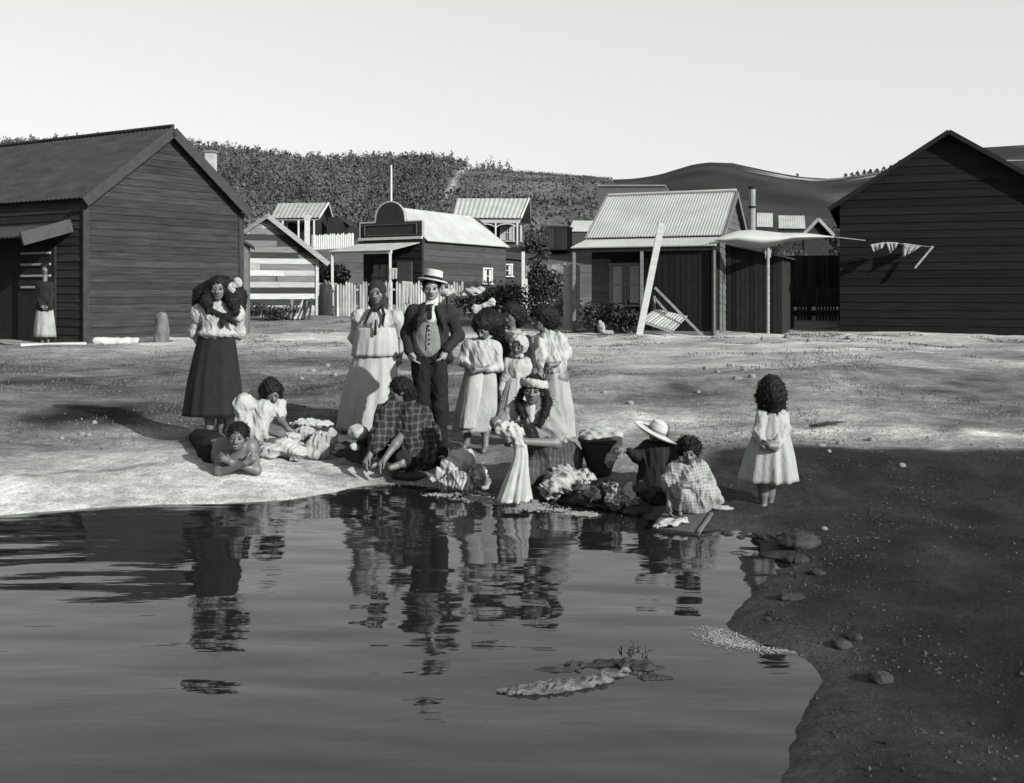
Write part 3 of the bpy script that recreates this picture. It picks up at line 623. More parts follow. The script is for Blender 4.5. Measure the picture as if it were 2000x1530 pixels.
nn = Vector((b2.y - a2.y, -(b2.x - a2.x))).normalized(); window(ann, a2, b2, nn, .26, .58, P(0, 539, 48.3).z, P(0, 518, 48.3).z, WHITE, GLASS, CURT, bars=(0, 1), fw=.06)

# ---- two verandah houses up the slope
def slope_house(name, label, rl, rrr, el, er, Y, dY, verandah, roofm, wallm, base_py, side_px):
    """ridge from pixel rl to rrr, eave from el to er, dY metres nearer"""
    R0_, R1_ = P(rl[0], rl[1], Y), P(rrr[0], rrr[1], Y - .6); E0, E1 = P(el[0], el[1], Y - dY), P(er[0], er[1], Y - dY - .6)
    zb_ = P(0, base_py, Y - dY).z; t = empty(name, (E0.x, E0.y, zb_), label, 'house')
    corr_roof('roof', E0, E1, R1_, R0_, roofm, t, pitch=.3, amp=.02)
    bkv = Vector((R0_.x - E0.x, R0_.y - E0.y)); B0, B1 = Vector((R0_.x, R0_.y)) + bkv, Vector((R1_.x, R1_.y)) + bkv
    corr_roof('roof', b3(B0, E0.z), b3(B1, E1.z), R1_, R0_, roofm, t, pitch=.3, amp=.02)
    u_ = (Vector((E1.x - E0.x, E1.y - E0.y))).normalized(); i0, i1 = Vector((E0.x, E0.y)) + u_ * .2 + bkv * .08, Vector((E1.x, E1.y)) - u_ * .2 + bkv * .08
    j1, j0 = i1 + bkv * 1.8, i0 + bkv * 1.8
    solid_gable(t, i0, i1, j1, j0, zb_ - 1, E0.z - .02, R0_.z - .12, wallm, ridge='ab')
    beam('bargeboard', E1 + Vector((.02, -.03, -.02)), R1_ + Vector((.02, -.03, 0)), .05, .16, WHITE, t); beam('bargeboard', b3(B1, E1.z) + Vector((.03, 0, 0)), R1_ + Vector((.03, 0, 0)), .05, .14, WHITE, t)
    if verandah:
        vz, vx = verandah; nfv = -bkv.normalized(); v0_, v1_ = Vector((E0.x, E0.y)) + nfv * 1.4, Vector((E1.x, E1.y)) + nfv * 1.4
        corr_roof('verandah_roof', b3(v0_, E0.z - vz), b3(v1_, E1.z - vz), E1 - Vector((0, 0, .12)), E0 - Vector((0, 0, .12)), roofm, t, pitch=.15, amp=.007)
        for s in (.03, .34, .66, .97):
            q = v0_.lerp(v1_, s); beam('verandah_post', b3(q, zb_ - .5), b3(q, E0.z - vz - .05), .10, .10, WHITE, t)
        for i in range(3):
            q0, q1 = v0_.lerp(v1_, .03 + .315 * i), v0_.lerp(v1_, .03 + .315 * (i + 1)); arch = MB()
            pts = [b3(q0.lerp(q1, .5 - .5 * math.cos(k / 10 * math.pi)), E0.z - vz - .55 + .42 * math.sin(k / 10 * math.pi) ** .7) for k in range(11)]
            for p_, q_ in zip(pts[:-1], pts[1:]): arch.bar(p_, q_, .05, .06)
            arch.build('arch_bracket', WHITE if vx else SHADE, t)
        beam('verandah_floor', b3(v0_.lerp(i0, .5), zb_ + .1), b3(v1_.lerp(i1, .5), zb_ + .1), 1.4, .12, MIDB, t)
    return t, i0, i1, u_, bkv
hE, i0, i1, u_, bkv = slope_house('verandah_house', 'house with a bright iron roof and arched verandah on the slope', (893, 388), (1033, 388), (884, 425), (1017, 426), 70., 2.6, (.42, 1), IRON, DKB, 508, 1048)
ns_ = Vector((bkv.y, -bkv.x)).normalized(); ns_ = ns_ if ns_.x > 0 else -ns_
window(hE, i1, i1 + bkv * 1.8, ns_, .55, .75, 5.3, 6.3, WHITE, GLASS, CURT, fw=.1)
nfv = -bkv.normalized()
for s0, s1 in ((.08, .26), (.74, .92)): window(hE, i0, i1, nfv, s0, s1, 5.2, 6.3, WHITE, GLASS, CURT, fw=.1)
hC, i0, i1, u_, bkv = slope_house('dark_gable_house', 'house with a greyish roof and dark curved gable above the patchwork shed', (543, 397), (641, 397), (528, 426), (623, 425), 72., 2.6, (.25, 0), IRON2, SHADE, 484, 683)
window(hC, i0, i1, -bkv.normalized(), .1, .3, 5.5, 6.5, WHITE, GLASS, None, fw=.1)
sk = Vector((P(655, 0, 71).x, 71.0)); q0 = P(641, 398, 72)
corr_roof('lean_roof', P(684, 441, 70.5), P(690, 438, 74), P(668, 424, 74.5), P(660, 424, 71), DARKROOF, hC, pitch=.3)
MB().prism([P(640, 486, 70.8), P(680, 486, 70.8), P(681, 441, 70.8), P(660, 424, 70.8), P(640, 424, 70.8)], (.4, 2.5, 0)).build('lean_to', SHADE, hC)
cp = P(600, 0, 58); pc = empty('white_chimney', (cp.x, 58, P(0, 492, 58).z), 'tall narrow white chimney with a flared top before the dark gable house', 'chimney')
MB().box((cp.x, 58, (P(0, 500, 58).z + P(0, 431, 58).z) / 2), .25, .25, P(0, 431, 58).z - P(0, 500, 58).z).build('shaft', WHITE, pc)
MB().hexa([(cp.x - .13, 57.87, P(0, 431, 58).z), (cp.x + .13, 57.87, P(0, 431, 58).z), (cp.x + .13, 58.13, P(0, 431, 58).z), (cp.x - .13, 58.13, P(0, 431, 58).z),
           (cp.x - .2, 57.8, P(0, 421, 58).z), (cp.x + .2, 57.8, P(0, 421, 58).z), (cp.x + .2, 58.2, P(0, 421, 58).z), (cp.x - .2, 58.2, P(0, 421, 58).z)]).build('cap', WHITE, pc)

def small_house(name, label, x0, x1, ye, yr, yb, Y, depth, roofm, wallm, cat='shed', gable=False):
    """small far building: eave at ye, ridge at yr, foot at yb"""
    a, b = Vector((P(x0, 0, Y).x, Y)), Vector((P(x1, 0, Y).x, Y + .3)); zb_, ze_, zr_ = P(0, yb, Y).z, P(0, ye, Y).z, P(0, yr, Y + depth / 2).z
    t = empty(name, (a.x, a.y, zb_), label, cat); bk_ = Vector((.25, 1)) * depth
    solid_gable(t, a, b, b + bk_, a + bk_, zb_ - .8, ze_, zr_ - .06, wallm, ridge='across' if gable else 'ab')
    if gable:
        m = (a + b) / 2; f_ = Vector((0, -.2))
        corr_roof('roof', b3(a + f_ - Vector((.15, 0)), ze_ - .1), b3(a + bk_ - Vector((.15, 0)), ze_ - .1), b3(m + bk_, zr_), b3(m + f_, zr_), roofm, t, pitch=.3)
        corr_roof('roof', b3(b + f_ + Vector((.15, 0)), ze_ - .1), b3(b + bk_ + Vector((.15, 0)), ze_ - .1), b3(m + bk_, zr_), b3(m + f_, zr_), roofm, t, pitch=.3)
        for e in (a - Vector((.15, 0)), b + Vector((.15, 0))): beam('bargeboard', b3(e + f_ * 1.2, ze_ - .1), b3(m + f_ * 1.2, zr_), .05, .14, GREYB, t)
    else:
        r0_, r1_ = a + bk_ / 2, b + bk_ / 2
        corr_roof('roof', b3(a - bk_ * .05, ze_), b3(b - bk_ * .05, ze_), b3(r1_, zr_), b3(r0_, zr_), roofm, t, pitch=.15, amp=.006); corr_roof('roof', b3(a + bk_ * 1.05, ze_), b3(b + bk_ * 1.05, ze_), b3(r1_, zr_), b3(r0_, zr_), roofm, t, pitch=.3)
    return t
t = empty('paling_shed', (P(1085, 0, 62).x, 62, 3), 'small pale paling shed with flat top behind the garden bush', 'shed')
MB().prism([P(1061, 490, 62), P(1108, 490, 62), P(1108, 443, 62), P(1061, 442, 62)], (.4, 1.8, 0)).build('wall', DKB, t)
for i in range(9):
    x0_ = 1061 + i * 5.25; MB().prism([P(x0_, 488, 61.9), P(x0_ + 4.7, 488, 61.9), P(x0_ + 4.7, 443 + (i % 2), 61.9), P(x0_, 442 + (i % 3), 61.9)], (0, .06, 0)).build('plank', GREYB, t)
MB().prism([P(1058, 443, 61.8), P(1111, 444, 61.8), P(1111, 441, 61.8), P(1058, 440, 61.8)], (.4, 2.2, 0)).build('roof', IRON2, t)
small_house('small_cottage', 'tiny cottage with a pale roof half hidden by the big iron roof', 1112, 1160, 452, 431, 478, 66, 2.6, IRON, DKB, 'house')
small_house('far_shed', 'far shed with one dark half behind the white awning, pale roof', 1521, 1576, 446, 421, 470, 62, 3.4, IRON2, SHADE, 'shed')
small_house('gabled_hut', 'small hut with pale crossed bargeboards above the white awning', 1571, 1623, 456, 433, 500, 44, 3.0, DARKROOF, SHADE, 'hut', gable=True)
small_house('slanting_shed', 'little shed with a slanting weathered roof beside the stovepipe', 1478, 1512, 443, 416, 475, 58, 2.6, IRON2, SHADE, 'shed')
t = empty('square_front_house', (P(1170, 0, 58).x, 58, 3), 'grey square topped building showing above the cottage roof', 'house')
MB().prism([P(1168, 520, 58), P(1297, 520, 58), P(1297, 362, 58), P(1168, 362, 58)], (.8, 3.5, 0)).build('wall', M('far_grey_wall', .055, var=.25, scale=2, stretch=(.5, .5, 5)), t)
MB().prism([P(1166, 364, 57.9), P(1299, 364, 57.9), P(1299, 361, 57.9), P(1166, 361, 57.9)], (.8, 3.7, 0)).build('coping', GREYB, t)

# ---- the cottage with the iron roof
r_ = Vector((.925, -.38)).normalized(); bk = Vector((.38, .925)).normalized(); nf = -bk; nsd = r_
RL = Vector((3.0, 32.0)); RRt = RL + r_ * 3.98; zr = 4.76; ze = 3.36; run = 2.12; z0 = .62
EL, ER = RL + nf * run, RRt + nf * run
cot = empty('cottage', (EL.x, EL.y, z0), 'small cottage with a big pale corrugated roof and deep front verandah', 'house')
Wl, Wr = EL + r_ * .12 + bk * .1, ER - r_ * .12 + bk * .1; dep = 4.0
solid_gable(cot, Wl, Wr, Wr + bk * dep, Wl + bk * dep, z0 - .3, ze - .03, zr - .14, SHADE, ridge='ab')
corr_roof('roof', b3(EL, ze), b3(ER, ze), b3(RRt, zr), b3(RL, zr), IRON, cot, pitch=.085, amp=.006)
corr_roof('roof', b3(RL + bk * run, ze), b3(RRt + bk * run, ze), b3(RRt, zr), b3(RL, zr), IRON, cot, pitch=.11, amp=.014)
MB().tube([b3(RL, zr + .03), b3(RRt, zr + .03)], .055, 8).build('ridge_cap', IRON, cot)
for E_, sg_ in ((RRt, 1), (RL, -1)):
    for s in (1, -1): beam('bargeboard', b3(E_ + bk * (run * s) + r_ * .03 * sg_, ze - .07), b3(E_ + r_ * .03 * sg_, zr - .06), .05, .16, MIDB if sg_ > 0 else GREYB, cot)
board_wall(cot, Wr, Wr + bk * dep, z0, [(0, ze - .05), (.5, zr - .2), (1, ze - .05)], nsd, .2, [M('gable_board', .07, var=.3, scale=3, stretch=(.6, .6, 5), bump=.4, rand=.2)])
LB = M('cottage_board', .085, var=.25, scale=3, stretch=(.6, .6, 5), bump=.4, rand=.12)
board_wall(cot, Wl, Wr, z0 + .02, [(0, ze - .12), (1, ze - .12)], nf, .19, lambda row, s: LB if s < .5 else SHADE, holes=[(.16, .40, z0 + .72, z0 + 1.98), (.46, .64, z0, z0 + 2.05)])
window(cot, Wl, Wr, nf, .17, .39, z0 + .78, z0 + 1.92, M('window_paint', .2, var=.15), GLASS, CURT, bars=(1, 1))
dA, dB = Wl.lerp(Wr, .47), Wl.lerp(Wr, .63)
d_ = MB().bar(b3(dA + nf * .03, z0 + 1.0), b3(dB + nf * .03, z0 + 1.0), .05, 2.0).build('door', M('cottage_door', .05, var=.2), cot)
for zq in (.5, 1.4): MB().bar(b3(dA.lerp(dB, .2) + nf * .07, z0 + zq), b3(dA.lerp(dB, .8) + nf * .07, z0 + zq), .02, .6).build('panel', M('door_panel', .035), d_)
MB().box(b3(dA.lerp(dB, .88) + nf * .08, z0 + 1), .05, .05, .05).build('handle', GREYB, d_)
vd = 1.32; V0, V1 = EL + nf * vd - r_ * .05, ER + nf * vd + r_ * .05; zv = 3.02
corr_roof('verandah_roof', b3(V0, zv), b3(V1, zv), b3(ER + r_ * .03, ze - .06), b3(EL - r_ * .03, ze - .06), IRON, cot, pitch=.085, amp=.007)
beam('verandah_plate', b3(V0 + bk * .08, zv - .09), b3(V1 + bk * .08, zv - .09), .07, .11, SHADE, cot)
for s in (.02, .50, .985):
    q = V0.lerp(V1, s) + bk * .08; beam('verandah_post', b3(q, z0 - .2), b3(q, zv - .14), .09, .09, MIDB, cot)
MB().prism([b3(V0 + bk * .1, z0 + .08), b3(V1 + bk * .1, z0 + .08), b3(Wr, z0 + .08), b3(Wl, z0 + .08)], (0, 0, -.14)).build('verandah_floor', GREYB, cot)
# boarded-in end of the verandah (right half), upright boards
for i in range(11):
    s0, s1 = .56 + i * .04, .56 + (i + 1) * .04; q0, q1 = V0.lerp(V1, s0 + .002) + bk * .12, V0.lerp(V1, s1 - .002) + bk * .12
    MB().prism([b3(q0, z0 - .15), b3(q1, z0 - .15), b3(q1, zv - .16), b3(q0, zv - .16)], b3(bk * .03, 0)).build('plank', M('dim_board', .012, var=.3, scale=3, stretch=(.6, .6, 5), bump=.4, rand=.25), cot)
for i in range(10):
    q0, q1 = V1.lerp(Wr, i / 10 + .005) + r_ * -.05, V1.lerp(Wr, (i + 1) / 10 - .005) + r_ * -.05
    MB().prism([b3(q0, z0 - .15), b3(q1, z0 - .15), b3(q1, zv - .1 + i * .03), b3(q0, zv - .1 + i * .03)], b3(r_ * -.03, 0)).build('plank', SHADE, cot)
# dark kitchen lean-to on the right of the cottage
k0 = Wr + bk * .9 + r_ * .05; k1 = k0 + r_ * 1.55
kit = empty('kitchen_shed', (k0.x, k0.y, z0), 'dark kitchen lean-to between the cottage gable and the white awning', 'shed')
MB().prism([b3(k0, z0 - .2), b3(k1, z0 - .2), b3(k1, 2.75), b3(k0, 3.1)], b3(bk * 2.6, 0)).build('wall', SHADE, kit)
for i in range(12):
    q0, q1 = k0.lerp(k1, i / 12 + .004) + nf * .004, k0.lerp(k1, (i + 1) / 12 - .004) + nf * .004; h0 = 3.08 - .33 * i / 12
    MB().prism([b3(q0, z0 - .1), b3(q1, z0 - .1), b3(q1, h0 - .04), b3(q0, h0)], b3(nf * .03, 0)).build('plank', M('dim_board', .012) if i % 4 == 1 else SHADE, kit)
corr_roof('roof', b3(k0 + nf * .2, 3.14), b3(k0 + bk * 2.7, 3.14), b3(k1 + bk * 2.7 + r_ * .15, 2.74), b3(k1 + nf * .2 + r_ * .15, 2.74), DARKROOF, kit, pitch=.14)
sp = P(1469, 400, 32.2); pipe = empty('stovepipe', (sp.x, sp.y, 2.7), 'tall pale stovepipe chimney right of the cottage gable', 'chimney')
MB().tube([(sp.x, sp.y, 2.5), (sp.x, sp.y, P(0, 367, 32.2).z)], .105, 12).build('shaft', M('pipe_iron', .2, var=.4, scale=3), pipe)
MB().tube([(sp.x, sp.y, P(0, 405, 32.2).z - .03), (sp.x, sp.y, P(0, 405, 32.2).z + .03)], .125, 12).build('collar', SHADE, pipe)
MB().tube([(sp.x, sp.y, P(0, 367, 32.2).z - .05), (sp.x, sp.y, P(0, 364, 32.2).z)], .115, 12).build('rim', SHADE, pipe)

# ---- the great dark gable on the right
Yg = 29.; a = Vector((P(1640, 0, 29.5).x, 29.5)); b = Vector((P(2078, 0, 27.6).x, 27.6)); u_ = (b - a).normalized(); nr = Vector((u_.y, -u_.x)); bk_ = -nr
z0 = gz(a.x, a.y) - .05; m = a.lerp(b, .5); zr = P(1858, 262, 28.55).z; ze = P(1652, 398, 29.4).z
bg_ = empty('meeting_house', (a.x, a.y, z0), 'tall black boarded gable building at the right edge', 'building')
solid_gable(bg_, a, b, b + bk_ * 9, a + bk_ * 9, z0 - .3, ze, zr, SHADE, ridge='across')
board_wall(bg_, a, b, z0, [(0, ze), (.5, zr), (1, ze)], nr, .225, [M('black_board', .007, var=.4, scale=2, stretch=(.5, .5, 6), bump=.4, rand=.3)])
dr = (zr - ze) / ((b - a).length / 2) * .3
for sgn, E in ((-1, a), (1, b)):
    e0 = b3(E + u_ * (.3 * sgn) + nr * .25, ze - dr + .06); r0 = b3(m + nr * .25, zr + .06)
    corr_roof('roof', e0, e0 + b3(bk_ * 9.3, 0), r0 + b3(bk_ * 9.3, 0), r0, M('black_roof', .012, var=.3), bg_, pitch=.2)
    beam('bargeboard', e0 + b3(nr * .02, -.03), r0 + b3(nr * .02, -.03), .05, .12, M('black_trim', .012), bg_)
# ================================================================ people
SKIN = M('brown_skin', .085, rough=.55, var=.08, scale=14, bump=.1, spec=.4)
SKINL = M('light_skin', .16, rough=.55, var=.08, scale=14, bump=.1, spec=.4)
HAIR = M('black_hair', .007, rough=.62, var=.5, scale=60, stretch=(2, 2, .25), bump=.9, bdist=.006, spec=.12)
LIP = M('lip', .045, rough=.5, var=.05, bump=0)
EYEW = M('eye_white', .09, rough=.3, var=.02, bump=0); IRIS = M('iris', .012, rough=.2, var=.02, bump=0, spec=.5)  # eye whites kept dark: shade of the sockets put into their colour
COTTON = M('white_cotton', .275, var=.16, scale=11, stretch=(1, 1, .45), bump=.8, bdist=.02)
LINEN = M('pale_linen', .22, var=.2, scale=11, stretch=(1, 1, .45), bump=.8, bdist=.02)
SERGE = M('dark_serge', .013, var=.2, scale=9, bump=.4)
BLACKC = M('black_cloth', .010, var=.2, scale=9, bump=.3)
def un(v): v = np.array(v, float); return v / (np.linalg.norm(v) + 1e-9)
class Fig:
    def __init__(f, label, fx, fy, Y=None, group=None):
        f.Y = hit(fx, fy) if Y is None else Y; f.s = f.Y / F; b = P(fx, fy, f.Y); f.floor = gz(b.x, b.y)
        f.e = empty('person', (b.x, b.y, f.floor), label, 'person', group)
    def p(f, x, y, d=0.): return np.array(P(x, y, f.Y + d))
    def r(f, px): return px * f.s
    def sdf(f, k=.03): return Sdf(k)
def frame(yaw=0., pitch=0., roll=0.):
    yaw, pitch, roll = map(math.radians, (yaw, pitch, roll))
    fw = np.array([math.sin(yaw), -math.cos(yaw), 0.]); rt = np.array([math.cos(yaw), math.sin(yaw), 0.]); up = np.array([0, 0, 1.])
    fw, up = fw * math.cos(pitch) - up * math.sin(pitch), up * math.cos(pitch) + fw * math.sin(pitch)
    rt, up = rt * math.cos(roll) - up * math.sin(roll), up * math.cos(roll) + rt * math.sin(roll)
    return np.stack([rt, fw, up], 0)          # rows: right, forward, up
def at_(c, h, Fm, q): return np.array(c) + h * (np.array(q) @ Fm)
def head(f, S, c, h, Fm, skin, eyes=True, mouth=True):
    """a head h metres high from chin to crown, with brow, sockets, nose, lips, chin and ears"""
    k = .05 * h; g = lambda *q: at_(c, h, Fm, q)
    S.ell(g(0, -.05, .13), np.array([.34, .41, .36]) * h, Fm, k=k * 2); S.ell(g(0, .10, -.17), np.array([.265, .28, .32]) * h, Fm, k=k * 2)
    S.ell(g(0, .20, -.38), np.array([.13, .13, .10]) * h, Fm, k=k * 2)
    for s in (-1, 1): S.ell(g(s * .17, .22, -.10), np.array([.12, .10, .11]) * h, Fm, k=k * 1.5)
    for s in (-1, 1): S.ell(g(s * .15, .43, .0), np.array([.095, .11, .075]) * h, Fm, k=k, sub=True)
    S.cone(g(-.19, .325, .085), g(.19, .325, .085), .045 * h, .045 * h, k=k)
    S.cone(g(0, .365, .03), g(0, .455, -.13), .034 * h, .062 * h, k=k * .8); S.cone(g(-.065, .40, -.145), g(.065, .40, -.145), .042 * h, .042 * h, k=k * .6)
    for s in (-1, 1): S.ell(g(s * .345, -.03, -.04), np.array([.045, .09, .12]) * h, Fm, k=k * .5)
    if eyes:
        for s in (-1, 1):
            b = Sdf(.001); b.ell(g(s * .15, .305, .0), np.array([.078, .078, .050]) * h, Fm); e = b.build('eye', EYEW, f.e, res=.0045)
            b = Sdf(.001); b.ell(g(s * .15, .362, .0), np.array([.042, .030, .042]) * h, Fm); b.build('pupil', IRIS, e, res=.004)
            b = Sdf(.001); b.cone(g(s * .07, .385, .115), g(s * .24, .335, .12), .013 * h, .009 * h); b.build('eyebrow', HAIR, f.e, res=.004)
    if mouth:
        b = Sdf(.004); b.cone(g(-.10, .352, -.262), g(0, .378, -.258), .024 * h, .030 * h); b.cone(g(0, .378, -.258), g(.10, .352, -.262), .030 * h, .024 * h)
        b.cone(g(-.06, .362, -.300), g(.06, .362, -.300), .030 * h, .030 * h); b.build('mouth', LIP, f.e, res=.004)
def hand(S, wr, d, nrm, L, curl=.35, spread=.16, thumb=1):
    """palm, four unequal fingers in two bends, thumb off the side; nrm = the way the palm faces"""
    d = un(d); nrm = un(np.array(nrm) - d * (np.array(nrm) @ d)); sd_ = np.cross(d, nrm) * thumb; pl = .50 * L
    S.cone(np.array(wr), np.array(wr) + d * pl * .9, .17 * L, .22 * L, k=.012, fy=.95); base = np.array(wr) + d * pl
    for i, ln in enumerate((.44, .50, .46, .36)):
        o = (i - 1.5) / 1.5; b = base + sd_ * (-o * .20 * L); di = un(d + sd_ * (-o * spread))
        k1 = un(di + nrm * curl); k2 = un(di * (1 - curl * .6) + nrm * curl * 2.0)
        m = b + k1 * ln * L * .52; t = m + k2 * ln * L * .5; S.cone(b, m, .056 * L + .0022, .05 * L + .002, k=.004); S.cone(m, t, .05 * L + .002, .042 * L + .002, k=.003)
    tb = np.array(wr) + d * (.18 * L) + sd_ * (.16 * L); tm = tb + un(d * .75 + sd_ * .75 + nrm * .3) * .26 * L; tt = tm + un(d + nrm * .5) * .22 * L
    S.cone(tb, tm, .075 * L, .06 * L, k=.008); S.cone(tm, tt, .06 * L, .048 * L, k=.004)
def limbs(S, J, H, arms='lr', legs='lr', scale=1.):
    a = scale * H
    for q in arms: S.chain([J['sh_' + q], J['el_' + q], J['wr_' + q]], [.034 * a, .026 * a, .0175 * a])
    for q in legs:
        S.chain([J['hp_' + q], J['kn_' + q], J['an_' + q]], [.055 * a, .036 * a, .023 * a]); kn, an = np.array(J['kn_' + q]), np.array(J['an_' + q])
        S.cone(kn + (an - kn) * .12, kn + (an - kn) * .5, .034 * a, .030 * a); S.cone(an + np.array([0, .02, -.01]), J['toe_' + q], .025 * a, .018 * a, k=.02)
def torso(S, J, H, grow=0., fy=.72, end=None):
    ch = (np.array(J['sh_l']) + np.array(J['sh_r'])) / 2; pv = np.array(J['hip']); ax = pv - ch
    S.cone(np.array(J['sh_l']) + .1 * ax, np.array(J['sh_r']) + .1 * ax, .040 * H + grow, .040 * H + grow, fy=.9)
    if end is None: S.chain([ch + ax * .18, ch + ax * .62, pv], [.092 * H + grow, .080 * H + grow, .098 * H + grow], fy=fy)
    else: S.chain([ch + ax * .18, np.array(end)], [.092 * H + grow, .078 * H + grow], fy=fy)
def loft(f, name, rings, mat, pleats=14, amp=.05, seed=1, parent=None, n=132, rows=30, inner=True, sag=.0):
    """cloth tube through rings (px, py, depth offset, half width px, depth ratio); pleats deepen towards the hem"""
    r = np.random.default_rng(seed); R_ = np.array(rings, float); t0 = np.linspace(0, 1, len(R_)); tt = np.linspace(0, 1, rows)
    C = np.stack([np.interp(tt, t0, R_[:, i]) for i in range(5)], 1)
    if len(R_) > 2:
        for _ in range(2): C[1:-1] = (C[:-2] + 2 * C[1:-1] + C[2:]) / 4
    th = np.linspace(0, 2 * np.pi, n, endpoint=False); ph = r.uniform(0, 6.28, 4); wob = .35 * np.sin(2 * th + ph[3]) + .25 * np.sin(3 * th + ph[0])
    pl = .6 * np.sin(pleats * (th + .12 * wob) + ph[0]) + .35 * np.sin(pleats * 1.7 // 1 * th + ph[1]) + .25 * np.sin((pleats // 2) * th + ph[2])
    V = []
    for i, (x, y, d, w_, ra) in enumerate(C):
        c = f.p(x, y, d); a = amp * (.25 + .75 * tt[i]) if i else 0; rad = 1 + a * pl * (1 + .25 * np.sin(tt[i] * 5 + 3 * th + ph[2]))
        hem = sag * f.s * np.sin(5 * th + ph[1]) * (tt[i] > .97) * 4
        V.append(np.stack([c[0] + w_ * f.s * rad * np.cos(th), c[1] + w_ * ra * f.s * rad * np.sin(th), np.full(n, c[2]) + hem], 1))
    if inner:
        for i in (rows - 1, rows // 2): c = f.p(*C[i][:3]); V.append((V[i] - c) * [.965, .965, 1] + c)
    V = np.concatenate(V); m = len(V) // n; Fc = []
    for i in range(m - 1):
        for k in range(n): k2 = (k + 1) % n; Fc.append((i * n + k, (i + 1) * n + k, (i + 1) * n + k2, i * n + k2))
    Fc.append(tuple(range(n)))
    return mesh(name, V, Fc, mat, parent or f.e, True)
def cap_hair(S, c, h, Fm, big=1.0, face=True):
    g = lambda *q: at_(c, h, Fm, q)
    S.ell(g(0, -.10, .16), np.array([.39 * big, .44 * big, .39 * big]) * h, Fm)
    if face: S.ell(g(0, .47, -.14), np.array([.27, .34, .36]) * h, Fm, k=.02, sub=True)
def bow(f, c1, c2, r, mat, name='hair_bow', parent=None, d=0.):
    S = f.sdf(.012); a = f.p(*c1, d); b = f.p(*c2, d); m = (a + b) / 2; R_ = f.r(r)
    for q in (a, b):
        S.cone(m, q, R_ * .35, R_ * .95, fy=.55); S.cone(q + [0, 0, R_ * .5], q - [0, 0, R_ * .5], R_ * .6, R_ * .55, fy=.5)
    S.ell(m, np.full(3, R_ * .5)); S.build(name, mat, parent or f.e, res=.0055, fold=(.004, 70, 3, (1, 1, 1)))

def fuzz(o, n, ln, seed=1, down=.5):
    """stray strands standing off a mass of hair, added to the same mesh"""
    me = o.data; r = np.random.default_rng(seed); nv = len(me.vertices)
    co = np.zeros(nv * 3); me.vertices.foreach_get('co', co); co = co.reshape(-1, 3); no = np.zeros(nv * 3); me.vertices.foreach_get('normal', no); no = no.reshape(-1, 3)
    k = r.integers(nv, size=n); p, q = co[k], no[k]; d = q * r.uniform(.3, 1., (n, 1)) + r.normal(0, .35, (n, 3)) + [0, 0, -down]; d /= np.linalg.norm(d, axis=1)[:, None]
    sd_ = np.cross(d, r.normal(size=(n, 3))); sd_ /= np.linalg.norm(sd_, axis=1)[:, None]; l = r.uniform(.4, 1., (n, 1)) * ln; t = .0022
    V = np.stack([p - sd_ * t - q * .004, p + sd_ * t - q * .004, p + d * l * .6 + sd_ * t * .7, p + d * l + [0, 0, -1] * l * .25], 1).reshape(-1, 3)
    F_ = [tuple(v.vertices) for v in me.polygons] + [(nv + 4 * i, nv + 4 * i + 1, nv + 4 * i + 2, nv + 4 * i + 3) for i in range(n)]
    m2 = bpy.data.meshes.new(o.name); m2.from_pydata(np.concatenate([co, V]).tolist(), [], F_); m2.update(); m2.materials.append(me.materials[0]); m2.shade_smooth(); o.data = m2

# ---- 1 girl in sailor blouse
f = Fig('girl standing barefoot in white sailor blouse, black neckerchief and long dark skirt', 414, 866); H = 1.60; q = f.p
J = dict(sh_l=q(389, 606), sh_r=q(462, 606), el_l=q(378, 650, .06), el_r=q(468, 650, .08), wr_l=q(396, 674, .16), wr_r=q(450, 674, .17), hip=q(424, 680, .02),
         hp_l=q(411, 690), hp_r=q(438, 690), kn_l=q(409, 775), kn_r=q(436, 770), an_l=q(409, 851), an_r=q(432, 846, .06), toe_l=q(414, 866, -.10), toe_r=q(437, 860, -.06))
Fm = frame(8, 4, 4); hc = q(427, 564, -.02); h = f.r(45)
S = f.sdf(.03); torso(S, J, H); limbs(S, J, H); S.cone(q(424, 600), q(426, 578), .048, .044); head(f, S, hc, h, Fm, SKIN)
hand(S, J['wr_l'], [.6, .3, -.5], [0, -1, 0], .15); hand(S, J['wr_r'], [-.6, .3, -.5], [0, -1, 0], .15, thumb=-1)
for sd_, a_ in (('l', 1), ('r', 1)): pass
S.build('body', SKIN, f.e, res=.0065)
S = f.sdf(.03); torso(S, J, H, .018, .78, q(423, 640)); S.chain([J['sh_l'], J['el_l'], J['wr_l']], [.056, .054, .038]); S.chain([J['sh_r'], J['el_r'], J['wr_r']], [.054, .052, .038])
S.ell(q(423, 651, -.01), (f.r(36), .145, f.r(12))); S.build('blouse', COTTON, f.e, res=.008, fold=(.010, 30, 4, (1, .6, .3)))
loft(f, 'skirt', [(423, 658, .01, 35, .62), (421, 684, .01, 41, .62), (418, 740, .01, 51, .62), (417, 811, .0, 60, .66)], SERGE, 11, .045, 3)
S = f.sdf(.014)                       # broad black neckerchief lying flat, tied, with two tails
for (x0, y0_), (x1, y1_), r0 in (((409, 606), (438, 618), .034), ((414, 612), (438, 619), .026), ((459, 607), (442, 618), .034), ((454, 612), (441, 619), .026)): S.cone(q(x0, y0_, -.112), q(x1, y1_, -.124), r0, .018, fy=.5)
S.ell(q(440, 617, -.128), (.022, .016, .02)); S.chain([q(439, 618, -.128), q(434, 629, -.13), q(434, 638, -.13)], [.014, .024, .016], fy=.6); S.chain([q(441, 618, -.128), q(452, 627, -.13), q(462, 635, -.12)], [.014, .026, .016], fy=.6)
S.build('neckerchief', BLACKC, f.e, res=.005, fold=(.004, 60, 2))
